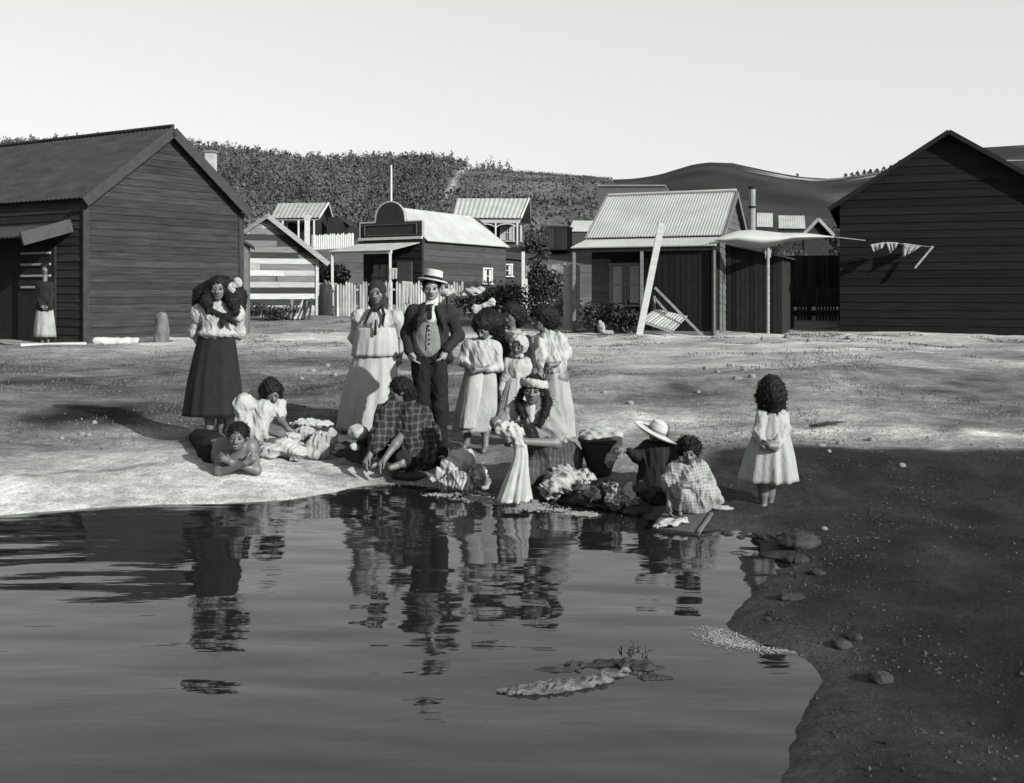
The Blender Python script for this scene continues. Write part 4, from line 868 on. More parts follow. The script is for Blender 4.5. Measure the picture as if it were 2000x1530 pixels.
S = f.sdf(.05); cap_hair(S, hc, h, Fm, 1.08); S.chain([q(412, 562, .06), q(398, 578, .10), q(388, 596, .08)], [.08, .10, .055]); S.chain([q(442, 562, .06), q(458, 582, .09), q(468, 600, .05)], [.09, .115, .06]); S.cone(q(426, 570, .10), q(426, 600, .12), .11, .12); S.chain([q(408, 572, -.02), q(404, 590, -.08), q(408, 609, -.10)], [.045, .052, .034]); S.chain([q(446, 574, -.02), q(455, 592, -.08), q(461, 610, -.10)], [.05, .056, .036])
S.build('hair', HAIR, f.e, res=.007, fold=(.010, 65, 5, (1, 1, .2)))
bow(f, (453, 562), (464, 553), 9.5, COTTON, d=-.06)

# ---- 2 squatting girl in white smock
f = Fig('girl in a white smock crouching over a heap of washing', 468, 866); H = 1.42; q = f.p; f2 = f
J = dict(sh_l=q(499, 783, .04), sh_r=q(541, 790, -.02), el_l=q(508, 838, -.12), el_r=q(549, 822, -.12), wr_l=q(545, 851, -.22), wr_r=q(562, 838, -.24), hip=q(462, 838, .08),
         hp_l=q(455, 842, .02), hp_r=q(474, 842, .12), kn_l=q(476, 790, -.20), kn_r=q(515, 800, -.16), an_l=q(468, 856, -.12), an_r=q(497, 856, -.14), toe_l=q(474, 866, -.20), toe_r=q(508, 866, -.24))
Fm = frame(28, 30, -12); hc = q(530, 766, -.12); h = f.r(43)
S = f.sdf(.03); torso(S, J, H); limbs(S, J, H); S.cone(q(518, 790), q(526, 776, -.08), .046, .042); head(f, S, hc, h, Fm, SKIN)
hand(S, J['wr_l'], [.9, -.1, -.25], [0, 0, -1], .14, .5); hand(S, J['wr_r'], [.8, -.1, -.6], [0, 0, -1], .14, .5); S.build('body', SKIN, f.e, res=.0065)
S = f.sdf(.05); torso(S, J, H, .045, .9); S.cone(J['sh_l'], np.array(J['sh_l']) * .35 + np.array(J['el_l']) * .65, .08, .072); S.cone(J['sh_r'], np.array(J['sh_r']) * .4 + np.array(J['el_r']) * .6, .075, .066)
S.chain([J['hip'], J['kn_l']], [.17, .095]); S.chain([J['hip'], J['kn_r']], [.17, .09]); S.cone(J['kn_l'], q(478, 846, -.18), .09, .11); S.cone(J['kn_r'], q(505, 846, -.18), .085, .10); S.cone(q(452, 834, .1), q(446, 856, .06), .13, .09); S.cone(q(488, 800, .06), q(462, 834, .10), .13, .15)
S.build('smock', COTTON, f.e, res=.008, fold=(.016, 26, 8, (1, .7, .4)), floor=f.floor)
S = f.sdf(.05); cap_hair(S, hc, h, Fm, 1.16); S.cone(at_(hc, h, Fm, (-.30, -.1, .0)), at_(hc, h, Fm, (-.34, -.05, -.38)), .05, .035); S.cone(at_(hc, h, Fm, (.3, -.1, .0)), at_(hc, h, Fm, (.36, -.05, -.34)), .05, .035)
S.build('hair', HAIR, f.e, res=.007, fold=(.012, 60, 6, (1, 1, .6)))

# ---- 3 boy lying on the warm crust
f = Fig('barechested boy lying on his front, leaning on folded arms', 452, 930); H = 1.40; q = f.p; z_ = f.floor
def g3(px, py, d): v = q(px, py, d); v[2] = max(v[2], ground_z(np.array([v[0]]), np.array([v[1]]))[0] + .06); return v
J = dict(sh_l=q(434, 871, .10), sh_r=q(489, 873, .12), el_l=q(427, 924, .0), el_r=q(501, 919, .04), wr_l=q(480, 904, -.10), wr_r=q(450, 902, -.06), hip=g3(412, 890, .55),
         hp_l=g3(406, 888, .58), hp_r=g3(425, 888, .62), kn_l=g3(388, 886, .9), kn_r=g3(405, 884, .95), an_l=g3(378, 876, 1.25), an_r=g3(392, 872, 1.3), toe_l=g3(374, 874, 1.4), toe_r=g3(386, 870, 1.45))
Fm = frame(4, 6, 6); hc = q(465, 853, -.06); h = f.r(50)
S = f.sdf(.03); limbs(S, J, H, scale=1.08); S.cone(J['sh_l'], J['sh_r'], .075, .075, fy=1); S.chain([q(462, 886, .14), q(440, 892, .35), J['hip']], [.125, .115, .115]); S.cone(q(463, 878, .06), q(464, 866, .0), .055, .05); head(f, S, hc, h, Fm, SKIN)
hand(S, J['wr_l'], [.8, .1, .45], [-.1, .9, .1], .15, .55); hand(S, J['wr_r'], [-.85, .0, .35], [0, .9, -.2], .15, .5, thumb=-1); S.build('body', SKIN, f.e, res=.0065)
S = f.sdf(.04); S.cone(J['hip'], q(420, 890, .42), .13, .12); S.chain([J['hp_l'], J['kn_l']], [.10, .085]); S.chain([J['hp_r'], J['kn_r']], [.10, .085]); S.build('trousers', BLACKC, f.e, res=.009, fold=(.01, 25, 3))
S = f.sdf(.03); cap_hair(S, hc, h, Fm, 1.03); S.build('hair', HAIR, f.e, res=.006, fold=(.007, 90, 6, (1, 1, 1)))
b = Sdf(.001); b.cone(at_(hc, h, Fm, (-.07, .386, -.28)), at_(hc, h, Fm, (.07, .386, -.28)), .006, .006); b.build('teeth', M('teeth', .2, bump=0), f.e, res=.004)

# ---- 4 woman in headscarf
f = Fig('woman in dark headscarf, white blouse with black ribbon ties and long pale skirt', 720, 846); H = 1.55; q = f.p
J = dict(sh_l=q(702, 616), sh_r=q(774, 618), el_l=q(692, 660, .08), el_r=q(785, 662, .06), wr_l=q(702, 684, .16), wr_r=q(781, 694, .02), hip=q(736, 694, .02),
         hp_l=q(724, 700), hp_r=q(749, 700), kn_l=q(722, 775), kn_r=q(748, 775), an_l=q(722, 838), an_r=q(748, 838), toe_l=q(716, 848, -.1), toe_r=q(746, 848, -.1))
Fm = frame(-8, 3, -4); hc = q(736, 573, -.02); h = f.r(46)
S = f.sdf(.03); torso(S, J, H); limbs(S, J, H); S.cone(q(737, 606), q(737, 588), .05, .046); head(f, S, hc, h, Fm, SKIN)
hand(S, J['wr_l'], [.4, .2, -.7], [0, -1, 0], .15); hand(S, J['wr_r'], [-.1, -.1, -1], [-1, 0, 0], .15); S.build('body', SKIN, f.e, res=.0065)
S = f.sdf(.035); torso(S, J, H, .026, .82, q(735, 648)); S.chain([J['sh_l'], J['el_l'], J['wr_l']], [.066, .058, .038]); S.chain([J['sh_r'], J['el_r'], q(782, 686, .02)], [.066, .060, .038])
S.build('blouse', COTTON, f.e, res=.008, fold=(.010, 28, 14, (1, .6, .3)))
loft(f, 'skirt', [(735, 684, .01, 40, .62), (730, 720, .01, 46, .64), (725, 770, .0, 56, .66), (718, 838, .0, 58, .7)], COTTON, 10, .075, 9)
loft(f, 'peplum', [(735, 640, .0, 39, .68), (734, 668, .0, 44, .70), (733, 695, .01, 46, .70)], COTTON, 12, .05, 5, rows=10)
S = f.sdf(.03); g = lambda *v: at_(hc, h, Fm, v); S.ell(g(0, -.08, .14), np.array([.41, .47, .42]) * h, Fm); S.ell(g(0, -.05, -.25), np.array([.37, .36, .36]) * h, Fm); S.ell(g(0, .45, -.12), np.array([.25, .36, .38]) * h, Fm, k=.02, sub=True)
S.chain([g(-.26, .12, -.42), g(0, .30, -.60), g(.26, .12, -.42)], [.03, .035, .03]); S.build('headscarf', M('scarf_cloth', .018, var=.5, scale=22, bump=.4), f.e, res=.006, fold=(.006, 50, 3))
S = f.sdf(.008); S.chain([q(729, 600, -.13), q(722, 612, -.15), q(713, 631, -.155)], [.013, .015, .010]); S.chain([q(746, 600, -.13), q(750, 614, -.15), q(747, 636, -.16)], [.015, .016, .011]); S.build('ribbon', BLACKC, f.e, res=.005)
S = f.sdf(.004); S.cone(q(734, 626, -.175), q(732.5, 653, -.185), .011, .017, fy=.6); S.build('placket', BLACKC, f.e, res=.005)

# ---- 5 man in boater
f = Fig('man in straw boater, open dark jacket, pale waistcoat and dark trousers, hands in pockets', 857, 903); H = 1.68; q = f.p
J = dict(sh_l=q(808, 607), sh_r=q(877, 607), el_l=q(794, 652, .05), el_r=q(895, 656, .07), wr_l=q(799, 686, -.08), wr_r=q(872, 683, -.10), hip=q(838, 692, .02),
         hp_l=q(825, 698), hp_r=q(853, 698), kn_l=q(825, 790, -.02), kn_r=q(859, 795, -.02), an_l=q(826, 888, .06), an_r=q(861, 890), toe_l=q(818, 900, -.10), toe_r=q(863, 905, -.16))
Fm = frame(2, 2, 2); hc = q(843, 564, -.02); h = f.r(47)
S = f.sdf(.03); torso(S, J, H); limbs(S, J, H); S.cone(q(842, 602), q(843, 582), .055, .050); head(f, S, hc, h, Fm, SKINL)
hand(S, J['wr_l'], [.4, -.1, -.8], [1, 0, 0], .16); hand(S, J['wr_r'], [-.4, -.1, -.8], [-1, 0, 0], .16); S.build('body', SKINL, f.e, res=.0065)
TRO = M('black_trouser', .009, var=.2, scale=9, bump=.3)
S = f.sdf(.03); S.cone(q(838, 676), q(838, 700, .02), .155, .165, fy=.7); S.chain([J['hp_l'], J['kn_l'], q(826, 884, .05)], [.105, .078, .066]); S.chain([J['hp_r'], J['kn_r'], q(861, 886)], [.105, .078, .068]); S.build('trousers', TRO, f.e, res=.009, fold=(.010, 22, 4, (1, 1, .3)))
for sd_ in 'lr': S = f.sdf(.02); an = np.array(J['an_' + sd_]); S.cone(an + [0, .05, -.03], np.array(J['toe_' + sd_]) + [0, 0, .0], .045, .040); S.cone(an, an - [0, 0, .03], .042, .044); S.build('shoe', BLACKC, f.e, res=.008, floor=f.floor - .01)
JK = M('jacket_tweed', .016, var=.35, scale=60, bump=.5); WC = M('waistcoat_cloth', .125, var=.25, scale=50, bump=.4)
S = f.sdf(.03); S.chain([q(842, 626, -.02), q(838, 652, -.02), q(836, 676, -.02)], [.105, .140, .145], fy=.78); wc = S.build('waistcoat', WC, f.e, res=.008, fold=(.005, 26, 6))
S = f.sdf(.004); S.chain([q(835, 636, -.128), q(832, 655, -.134), q(832, 684, -.126)], [.006, .006, .006]); S.build('button_line', BLACKC, wc, res=.004)
for i in range(5): MB().box(q(838, 636 + 9 * i, -.134), .014, .012, .014).build('button', BLACKC, wc)
S = f.sdf(.03)                        # jacket body with the front cut open, then sleeves
torso(S, J, H, .012, .95, q(838, 668, .02)); S.chain([q(840, 650, .02), q(840, 690, .03)], [.170, .178], fy=.80); S.cone(q(812, 690, .0), q(806, 694, .0), .06, .055); S.cone(q(868, 690, .0), q(876, 700, .0), .06, .055)
for a_, b_, ra_, rb_ in ((q(842, 590, -.15), q(838, 628, -.19), .060, .115), (q(838, 628, -.19), q(836, 662, -.20), .115, .150), (q(836, 662, -.20), q(835, 712, -.20), .150, .175)): S.cone(a_, b_, ra_, rb_, k=.006, sub=True)
S.chain([J['sh_l'], J['el_l'], J['wr_l']], [.064, .056, .046]); S.chain([J['sh_r'], J['el_r'], J['wr_r']], [.064, .058, .046]); S.build('jacket', JK, f.e, res=.007, fold=(.007, 26, 7, (1, 1, .5)))
S = f.sdf(.008); S.chain([q(826, 606, -.10), q(818, 626, -.118), q(814, 646, -.11)], [.020, .024, .008], fy=.7); S.chain([q(858, 606, -.10), q(864, 628, -.118), q(868, 650, -.11)], [.020, .024, .008], fy=.7); S.build('lapel', JK, f.e, res=.006)
SHW = M('shirt_white', .33, var=.06, bump=.2)
S = f.sdf(.008); S.cone(q(843, 598, -.015), q(843, 588, -.012), .066, .062); S.cone(q(835, 596, -.06), q(840, 604, -.09), .024, .016); S.cone(q(851, 595, -.06), q(845, 604, -.09), .024, .016); S.cone(q(843, 604, -.08), q(841, 622, -.105), .03, .05, fy=.5); S.build('shirt_collar', SHW, f.e, res=.006)
for a_, b_ in (((796, 684, -.07), (799, 687, -.085)), ((873, 681, -.085), (871, 685, -.10))): S = f.sdf(.01); S.cone(q(*a_), q(*b_), .037, .036); S.build('cuff', SHW, f.e, res=.006)
S = f.sdf(.008); S.cone(q(840, 599, -.095), q(840, 605, -.108), .017, .018); S.cone(q(840, 605, -.108), q(839, 620, -.130), .016, .024, fy=.6); S.build('necktie', BLACKC, f.e, res=.005)
S = f.sdf(.02); cap_hair(S, hc, h, Fm, 1.0); S.build('hair', HAIR, f.e, res=.006, fold=(.004, 70, 6))
ft = frame(0, 5, 14)                  # straw boater, tilted
def disc(name, c, up, segs, mat, parent, n=40):
    """turned shape: (radius, height) pairs round the axis up"""
    up = un(up); a = un(np.cross(up, [0, 1, .2])); b = np.cross(up, a); V = []; Fc = []
    for rd, hh in segs:
        for k in range(n): t = 2 * math.pi * k / n; V.append(np.array(c) + up * hh + a * rd * math.cos(t) + b * rd * math.sin(t))
    for i in range(len(segs) - 1):
        for k in range(n): k2 = (k + 1) % n; Fc.append((i * n + k, i * n + k2, (i + 1) * n + k2, (i + 1) * n + k))
    Fc += [tuple(range(n))[::-1], tuple(range((len(segs) - 1) * n, len(segs) * n))]
    return mesh(name, V, Fc, mat, parent, False)
STRAW = M('pale_straw', .36, var=.15, scale=40, stretch=(1, 1, 3), bump=.4)
hx = q(845, 549.5, -.01); up = np.array([-.12, -.04, 1.]); up = np.array([.20, -.03, 1.]) * [-1, 1, 1]; up = np.array([.17, .10, 1.])
hat = disc('hat', hx, up, [(.070, .0), (.139, -.004), (.142, .004), (.139, .010), (.088, .012), (.083, .100), (.074, .106), (.0, .106)], STRAW, f.e)
disc('hat_band', hx, up, [(.0905, .013), (.0890, .042)], BLACKC, hat)

# ---- 6 woman in plaid shawl seated by the water
f = Fig('woman in a dark plaid shawl sitting at the water, seen from behind her shoulder', 785, 918); H = 1.5; q = f.p
J = dict(sh_l=q(757, 806, -.06), sh_r=q(822, 804, .10), el_l=q(738, 858, -.22), el_r=q(772, 868, -.28), wr_l=q(722, 890, -.34), wr_r=q(752, 896, -.36), hip=q(806, 890, .06),
         hp_l=q(790, 892, .0), hp_r=q(818, 892, .08), kn_l=q(750, 884, -.14), kn_r=q(786, 896, -.24), an_l=q(744, 904, -.10), an_r=q(784, 906, -.30), toe_l=q(724, 910, -.14), toe_r=q(762, 914, -.36))
Fm = frame(-74, 10, 0); hc = q(780, 764, -.02); h = f.r(47)
S = f.sdf(.03); torso(S, J, H); limbs(S, J, H); S.cone(q(788, 800, .03), q(784, 782, .0), .05, .046); head(f, S, hc, h, Fm, SKIN)
hand(S, J['wr_l'], [-.4, -.2, -.8], [0, 0, -1], .15, .4); hand(S, J['wr_r'], [-.5, -.2, -.7], [0, 0, -1], .15, .4); S.build('body', SKIN, f.e, res=.0065)
PLAID = M('plaid_wool', .014, var=.35, scale=9, bump=.5, pat=('plaid', .060, 17.))
S = f.sdf(.05); torso(S, J, H, .055, .95); S.chain([J['sh_l'], J['el_l'], q(728, 878, -.30)], [.10, .085, .06]); S.chain([J['sh_r'], q(836, 850, .08), q(830, 885, .02)], [.10, .13, .12]); S.chain([q(800, 812, -.08), q(806, 860, -.12), q(802, 886, -.16)], [.11, .13, .12])
S.cone(q(772, 800, .0), q(768, 850, -.10), .10, .10); S.chain([q(812, 850, -.08), q(812, 888, -.10), q(826, 900, .0)], [.12, .12, .11]); S.build('shawl', PLAID, f.e, res=.009, fold=(.016, 24, 15, (1, .8, .25)))
S = f.sdf(.05); S.cone(J['hip'], q(826, 902, .05), .16, .13); S.cone(J['hp_l'], J['kn_l'], .11, .07); S.cone(J['hp_r'], J['kn_r'], .12, .075); S.cone(J['kn_r'], q(800, 910, -.16), .07, .08); S.build('skirt', SERGE, f.e, res=.010, fold=(.016, 18, 5), floor=f.floor - .02)
S = f.sdf(.05); cap_hair(S, hc, h, Fm, 1.12); S.ell(q(792, 772, .05), (.10, .10, .11)); S.chain([q(796, 770, .06), q(800, 790, .08)], [.09, .07]); S.build('hair', HAIR, f.e, res=.007, fold=(.012, 45, 5, (1, 1, .5)))

# ---- 7 girl with white bow looking down
f = Fig('girl in white pinafore dress with a big white hair bow, looking down at her hands', 930, 879); H = 1.32; q = f.p
J = dict(sh_l=q(914, 672), sh_r=q(966, 676), el_l=q(904, 706, -.02), el_r=q(974, 716, -.02), wr_l=q(916, 718, -.16), wr_r=q(940, 722, -.17), hip=q(939, 745, .02),
         hp_l=q(929, 750), hp_r=q(949, 750), kn_l=q(920, 806), kn_r=q(948, 812), an_l=q(911, 866, .0), an_r=q(948, 872, -.06), toe_l=q(906, 874, -.12), toe_r=q(944, 882, -.16))
Fm = frame(-24, 34, -8); hc = q(943, 641, -.06); h = f.r(42)
S = f.sdf(.03); torso(S, J, H); limbs(S, J, H); S.cone(q(941, 668), q(943, 654, -.02), .044, .04); head(f, S, hc, h, Fm, SKIN)
hand(S, J['wr_l'], [.7, -.2, .05], [0, .6, -.6], .13, .5); hand(S, J['wr_r'], [-.7, -.3, .0], [0, .6, -.6], .13, .5, thumb=-1); S.build('body', SKIN, f.e, res=.0065)
S = f.sdf(.03); torso(S, J, H, .018, .82, q(939, 716)); S.chain([J['sh_l'], J['el_l'], q(912, 716, -.10)], [.052, .048, .036]); S.chain([J['sh_r'], J['el_r'], q(952, 722, -.12)], [.052, .052, .036]); S.cone(q(922, 674, -.02), q(958, 676, -.02), .06, .06); S.build('bodice', COTTON, f.e, res=.007, fold=(.009, 34, 24, (1, .6, .3)))
loft(f, 'skirt', [(938, 722, .01, 30, .66), (936, 750, .01, 35, .7), (930, 800, .0, 41, .75), (920, 842, .0, 37, .8)], LINEN, 9, .06, 19)
loft(f, 'apron', [(930, 724, -.05, 17, .9), (925, 760, -.08, 19, .9), (918, 810, -.10, 20, .8), (914, 836, -.10, 18, .8)], COTTON, 6, .06, 29, n=80)
S = f.sdf(.05); cap_hair(S, hc, h, Fm, 1.16); S.ell(q(955, 628, .03), (f.r(31), .14, f.r(25))); S.chain([q(968, 636, .05), q(976, 654, .06)], [.10, .055]); S.build('hair', HAIR, f.e, res=.007, fold=(.009, 70, 35, (1, 1, .3)))
bow(f, (928, 604), (961, 591), 8, COTTON, d=-.05)

# ---- 8 woman behind, dark dress
f = Fig('woman in dark dress and pale collar half hidden behind the small girl in the bonnet', 1000, 866, hit(1000, 866) + .75); H = 1.52; q = f.p
J = dict(sh_l=q(971, 668), sh_r=q(1029, 668), el_l=q(964, 708), el_r=q(1036, 708), wr_l=q(976, 738, -.1), wr_r=q(1024, 738, -.1), hip=q(1000, 740, .02),
         hp_l=q(990, 745), hp_r=q(1010, 745), kn_l=q(990, 800), kn_r=q(1010, 800), an_l=q(990, 848), an_r=q(1010, 848), toe_l=q(986, 856, -.1), toe_r=q(1012, 856, -.1))
Fm = frame(-42, 12, 0); hc = q(998, 616, -.02); h = f.r(43)
S = f.sdf(.03); torso(S, J, H); limbs(S, J, H); S.cone(q(1000, 655), q(999, 630), .048, .044); head(f, S, hc, h, Fm, SKIN); hand(S, J['wr_l'], [.7, -.2, -.3], [0, 1, 0], .14); hand(S, J['wr_r'], [-.7, -.2, -.3], [0, 1, 0], .14, thumb=-1); S.build('body', SKIN, f.e, res=.0075)
S = f.sdf(.04); torso(S, J, H, .03, .82); S.chain([J['sh_l'], J['el_l'], J['wr_l']], [.07, .06, .04]); S.chain([J['sh_r'], J['el_r'], J['wr_r']], [.07, .06, .04]); S.build('bodice', SERGE, f.e, res=.010, fold=(.010, 25, 7))
loft(f, 'skirt', [(1000, 730, .01, 30, .7), (1000, 780, .01, 38, .7), (1000, 848, .0, 44, .75)], SERGE, 9, .05, 12, rows=16)
S = f.sdf(.02); S.chain([q(984, 652, -.09), q(996, 659, -.13), q(1010, 650, -.09)], [.045, .05, .045]); S.build('collar', LINEN, f.e, res=.007, fold=(.008, 50, 3))
S = f.sdf(.05); cap_hair(S, hc, h, Fm, 1.12); S.ell(q(1010, 618, .06), (.11, .11, .12)); S.build('hair', HAIR, f.e, res=.008, fold=(.012, 45, 9))

# ---- 9 small girl in bonnet
f = Fig('small girl in a white bonnet and long pale pleated dress', 1006, 872, hit(1006, 872) + .1); H = 1.08; q = f.p
J = dict(sh_l=q(993, 708), sh_r=q(1030, 708), el_l=q(987, 738), el_r=q(1036, 738), wr_l=q(979, 765, -.03), wr_r=q(1040, 764, -.03), hip=q(1010, 765, .02),
         hp_l=q(1003, 768), hp_r=q(1017, 768), kn_l=q(1002, 818), kn_r=q(1018, 818), an_l=q(1002, 860), an_r=q(1018, 860), toe_l=q(998, 870, -.08), toe_r=q(1018, 870, -.08))
Fm = frame(-20, 16, 12); hc = q(1013, 675, -.04); h = f.r(38)
S = f.sdf(.025); torso(S, J, H); limbs(S, J, H); S.cone(q(1012, 706), q(1013, 690), .036, .034); head(f, S, hc, h, Fm, SKIN); hand(S, J['wr_l'], [-.2, -.1, -1], [1, 0, 0], .11, .6); hand(S, J['wr_r'], [.2, -.1, -1], [-1, 0, 0], .11, .6); S.build('body', SKIN, f.e, res=.0065)
S = f.sdf(.025); torso(S, J, H, .018, .85, q(1011, 730)); S.chain([J['sh_l'], J['el_l'], q(980, 760, -.03)], [.05, .045, .030]); S.chain([J['sh_r'], J['el_r'], q(1040, 760, -.03)], [.05, .045, .03]); S.build('bodice', COTTON, f.e, res=.007, fold=(.008, 30, 27, (1, .6, .4)))
loft(f, 'skirt', [(1010, 738, .0, 21, .75), (1008, 765, .0, 27, .8), (1004, 800, .0, 32, .8), (1001, 848, .0, 34, .8)], COTTON, 13, .07, 39)
S = f.sdf(.02); g = lambda *v: at_(hc, h, Fm, v); S.ell(g(0, -.04, .08), np.array([.50, .50, .54]) * h, Fm); S.ell(g(0, .48, -.08), np.array([.33, .42, .44]) * h, Fm, k=.015, sub=True); S.ell(g(.1, -.1, .60), np.array([.22, .16, .10]) * h, Fm); S.cone(g(-.25, .2, -.45), g(.25, .2, -.48), .02, .028); S.build('bonnet', COTTON, f.e, res=.006, fold=(.008, 60, 3))

# ---- 10 woman with bushy hair, back half turned
f = Fig('woman with bushy dark hair, white blouse and pale skirt, hand on her hip', 1085, 872, hit(1085, 872) + .35); H = 1.5; q = f.p
J = dict(sh_l=q(1050, 666, .06), sh_r=q(1090, 662, -.02), el_l=q(1050, 706, -.14), el_r=q(1108, 692, .06), wr_l=q(1056, 724, -.26), wr_r=q(1086, 712, -.12), hip=q(1082, 735, .02),
         hp_l=q(1073, 740), hp_r=q(1093, 740), kn_l=q(1076, 798), kn_r=q(1096, 798), an_l=q(1078, 856), an_r=q(1094, 856), toe_l=q(1070, 866, -.1), toe_r=q(1092, 866, -.1))
Fm = frame(-66, 12, 0); hc = q(1056, 622, -.03); h = f.r(44)
S = f.sdf(.03); torso(S, J, H); limbs(S, J, H); S.cone(q(1066, 656), q(1060, 636), .048, .044); head(f, S, hc, h, Fm, SKIN); hand(S, J['wr_l'], [-.2, -.6, -.5], [0, 0, -1], .14, .6); hand(S, J['wr_r'], [-.9, -.2, -.1], [0, .6, -.5], .15, .5, thumb=-1); S.build('body', SKIN, f.e, res=.0065)
S = f.sdf(.03); torso(S, J, H, .024, .85, q(1080, 712)); S.chain([J['sh_l'], J['el_l']], [.064, .062]); S.chain([J['sh_r'], q(1106, 688, .06)], [.066, .064]); S.cone(q(1106, 690, .06), q(1098, 702, -.04), .055, .04); S.chain([q(1056, 670, -.12), q(1056, 696, -.18), q(1055, 716, -.2)], [.05, .06, .035]); S.build('blouse', COTTON, f.e, res=.008, fold=(.012, 30, 34, (1, .8, .4)))
loft(f, 'skirt', [(1082, 722, .01, 23, .8), (1085, 750, .01, 27, .8), (1088, 800, .0, 32, .8), (1089, 856, .0, 33, .85)], LINEN, 8, .07, 49)
S = f.sdf(.05); cap_hair(S, hc, h, Fm, 1.2); S.ell(q(1066, 618, .04), (f.r(25), .14, f.r(23))); S.ell(q(1074, 630, .06), (f.r(17), .12, f.r(16))); S.build('hair', HAIR, f.e, res=.007, fold=(.016, 75, 45, (1, 1, .8)))

# ---- 11 woman washing
f = Fig('kneeling woman with white headband and long plaits wringing a cloth in the water', 1062, 956); H = 1.58; q = f.p; fw_ = f
J = dict(sh_l=q(1015, 798, -.02), sh_r=q(1084, 804, .04), el_l=q(968, 826, -.06), el_r=q(1086, 866, -.04), wr_l=q(988, 852, -.20), wr_r=q(1026, 863, -.22), hip=q(1092, 898, .22),
         hp_l=q(1070, 905, .14), hp_r=q(1104, 902, .22), kn_l=q(1034, 926, -.12), kn_r=q(1072, 932, -.10), an_l=q(1080, 938, .32), an_r=q(1112, 930, .36), toe_l=q(1086, 944, .42), toe_r=q(1118, 938, .46))
Fm = frame(-6, 0, 8); hc = q(1041, 763, -.12); h = f.r(53)
S = f.sdf(.03); torso(S, J, H); limbs(S, J, H, scale=1.08); S.cone(q(1046, 802, -.02), q(1044, 780, -.06), .056, .05); head(f, S, hc, h, Fm, SKIN); 
hand(S, J['wr_l'], [.7, -.2, .15], [0, .2, -1], .16, .5); hand(S, J['wr_r'], [-.9, -.1, .25], [0, .4, -.6], .16, .45, thumb=-1); S.build('body', SKIN, f.e, res=.0065)
BL = M('worn_blouse', .20, var=.3, scale=6, bump=.5, bdist=.012)
S = f.sdf(.04); torso(S, J, H, .03, .85, q(1072, 866, .12)); S.ell(q(1041, 796, -.17), (f.r(9), .11, f.r(16)), k=.02, sub=True); S.cone(J['sh_r'], q(1089, 846, -.01), .088, .080); S.cone(J['sh_l'], q(985, 816, -.04), .085, .070); S.build('blouse', BL, f.e, res=.008, fold=(.013, 24, 44, (1, .7, .4)))
S = f.sdf(.05); S.cone(J['hip'], q(1066, 874, .06), .19, .155); S.cone(J['hp_l'], J['kn_l'], .13, .11); S.cone(J['hp_r'], J['kn_r'], .14, .11); S.cone(J['hip'], q(1100, 926, .32), .18, .12); S.build('skirt', M('striped_skirt', .035, var=.3, scale=7, bump=.5, pat=('stripe', .055, 30.)), f.e, res=.010, fold=(.02, 18, 25, (1, .6, .5)), floor=f.floor - .03)
S = f.sdf(.014); cap_hair(S, hc, h, Fm, 1.10); S.chain([q(1020, 764, -.06), q(1013, 782, -.09), q(1016, 800, -.14), q(1022, 816, -.16)], [.030, .032, .032, .020]); S.chain([q(1064, 766, .0), q(1070, 786, -.04), q(1064, 808, -.12), q(1054, 832, -.16)], [.038, .038, .034, .022]); S.build('hair', HAIR, f.e, res=.006, fold=(.006, 80, 5))
S = f.sdf(.02); S.cone(q(1036, 796, -.115), q(1038, 822, -.135), .045, .02, fy=.6); S.build('chemise', COTTON, f.e, res=.006, fold=(.004, 60, 3))
S = f.sdf(.02); g = lambda *v: at_(hc, h, Fm, v)
pts = [g(.43 * math.sin(t), -.08 + .50 * math.cos(t), .24 + .05 * math.cos(t)) for t in np.linspace(-2.4, 2.4, 13)]
for a_, b_ in zip(pts[:-1], pts[1:]): S.cone(a_, b_, .018, .018); S.cone(a_ + [0, 0, .020], b_ + [0, 0, .020], .015, .015); S.cone(a_ - [0, 0, .016], b_ - [0, 0, .016], .014, .014)
S.build('headband', COTTON, f.e, res=.006, fold=(.006, 55, 3, (1, 1, 1)))

# ---- 12 child in straw hat, back turned
f = Fig('child in dark clothes and a tilted straw sun hat reaching for the wash basket', 1286, 955); H = 1.05; q = f.p
J = dict(sh_l=q(1266, 874), sh_r=q(1306, 876), el_l=q(1244, 890, -.02), el_r=q(1314, 904, .0), wr_l=q(1222, 880, -.03), wr_r=q(1312, 926, -.12), hip=q(1286, 928, .04),
         hp_l=q(1278, 930), hp_r=q(1296, 930), kn_l=q(1274, 936, -.05), kn_r=q(1300, 936, -.05), an_l=q(1276, 948, .06), an_r=q(1302, 948, .06), toe_l=q(1274, 952, .12), toe_r=q(1304, 952, .12))
Fm = frame(-50, 8, 18); hc = q(1284, 853, .0); h = f.r(38)
S = f.sdf(.025); torso(S, J, H); limbs(S, J, H); S.cone(q(1286, 874), q(1285, 864), .038, .036); head(f, S, hc, h, Fm, SKIN); hand(S, J['wr_l'], [-.9, 0, .15], [0, .5, -.8], .11, .4); hand(S, J['wr_r'], [0, -.3, -1], [-1, 0, 0], .11); S.build('body', SKIN, f.e, res=.0065)
S = f.sdf(.035); torso(S, J, H, .03, .9); S.chain([J['sh_l'], J['el_l'], q(1228, 882, -.03)], [.055, .05, .032]); S.chain([J['sh_r'], J['el_r'], J['wr_r']], [.055, .052, .034]); S.cone(q(1286, 900), q(1286, 944, .0), .15, .18, fy=.85); S.build('smock', SERGE, f.e, res=.008, fold=(.012, 28, 54), floor=f.floor - .02)
S = f.sdf(.03); cap_hair(S, hc, h, Fm, 1.06); S.build('hair', HAIR, f.e, res=.007, fold=(.006, 50, 5))
hx = q(1284, 845, .0); up = np.array([.40, -.12, .9])
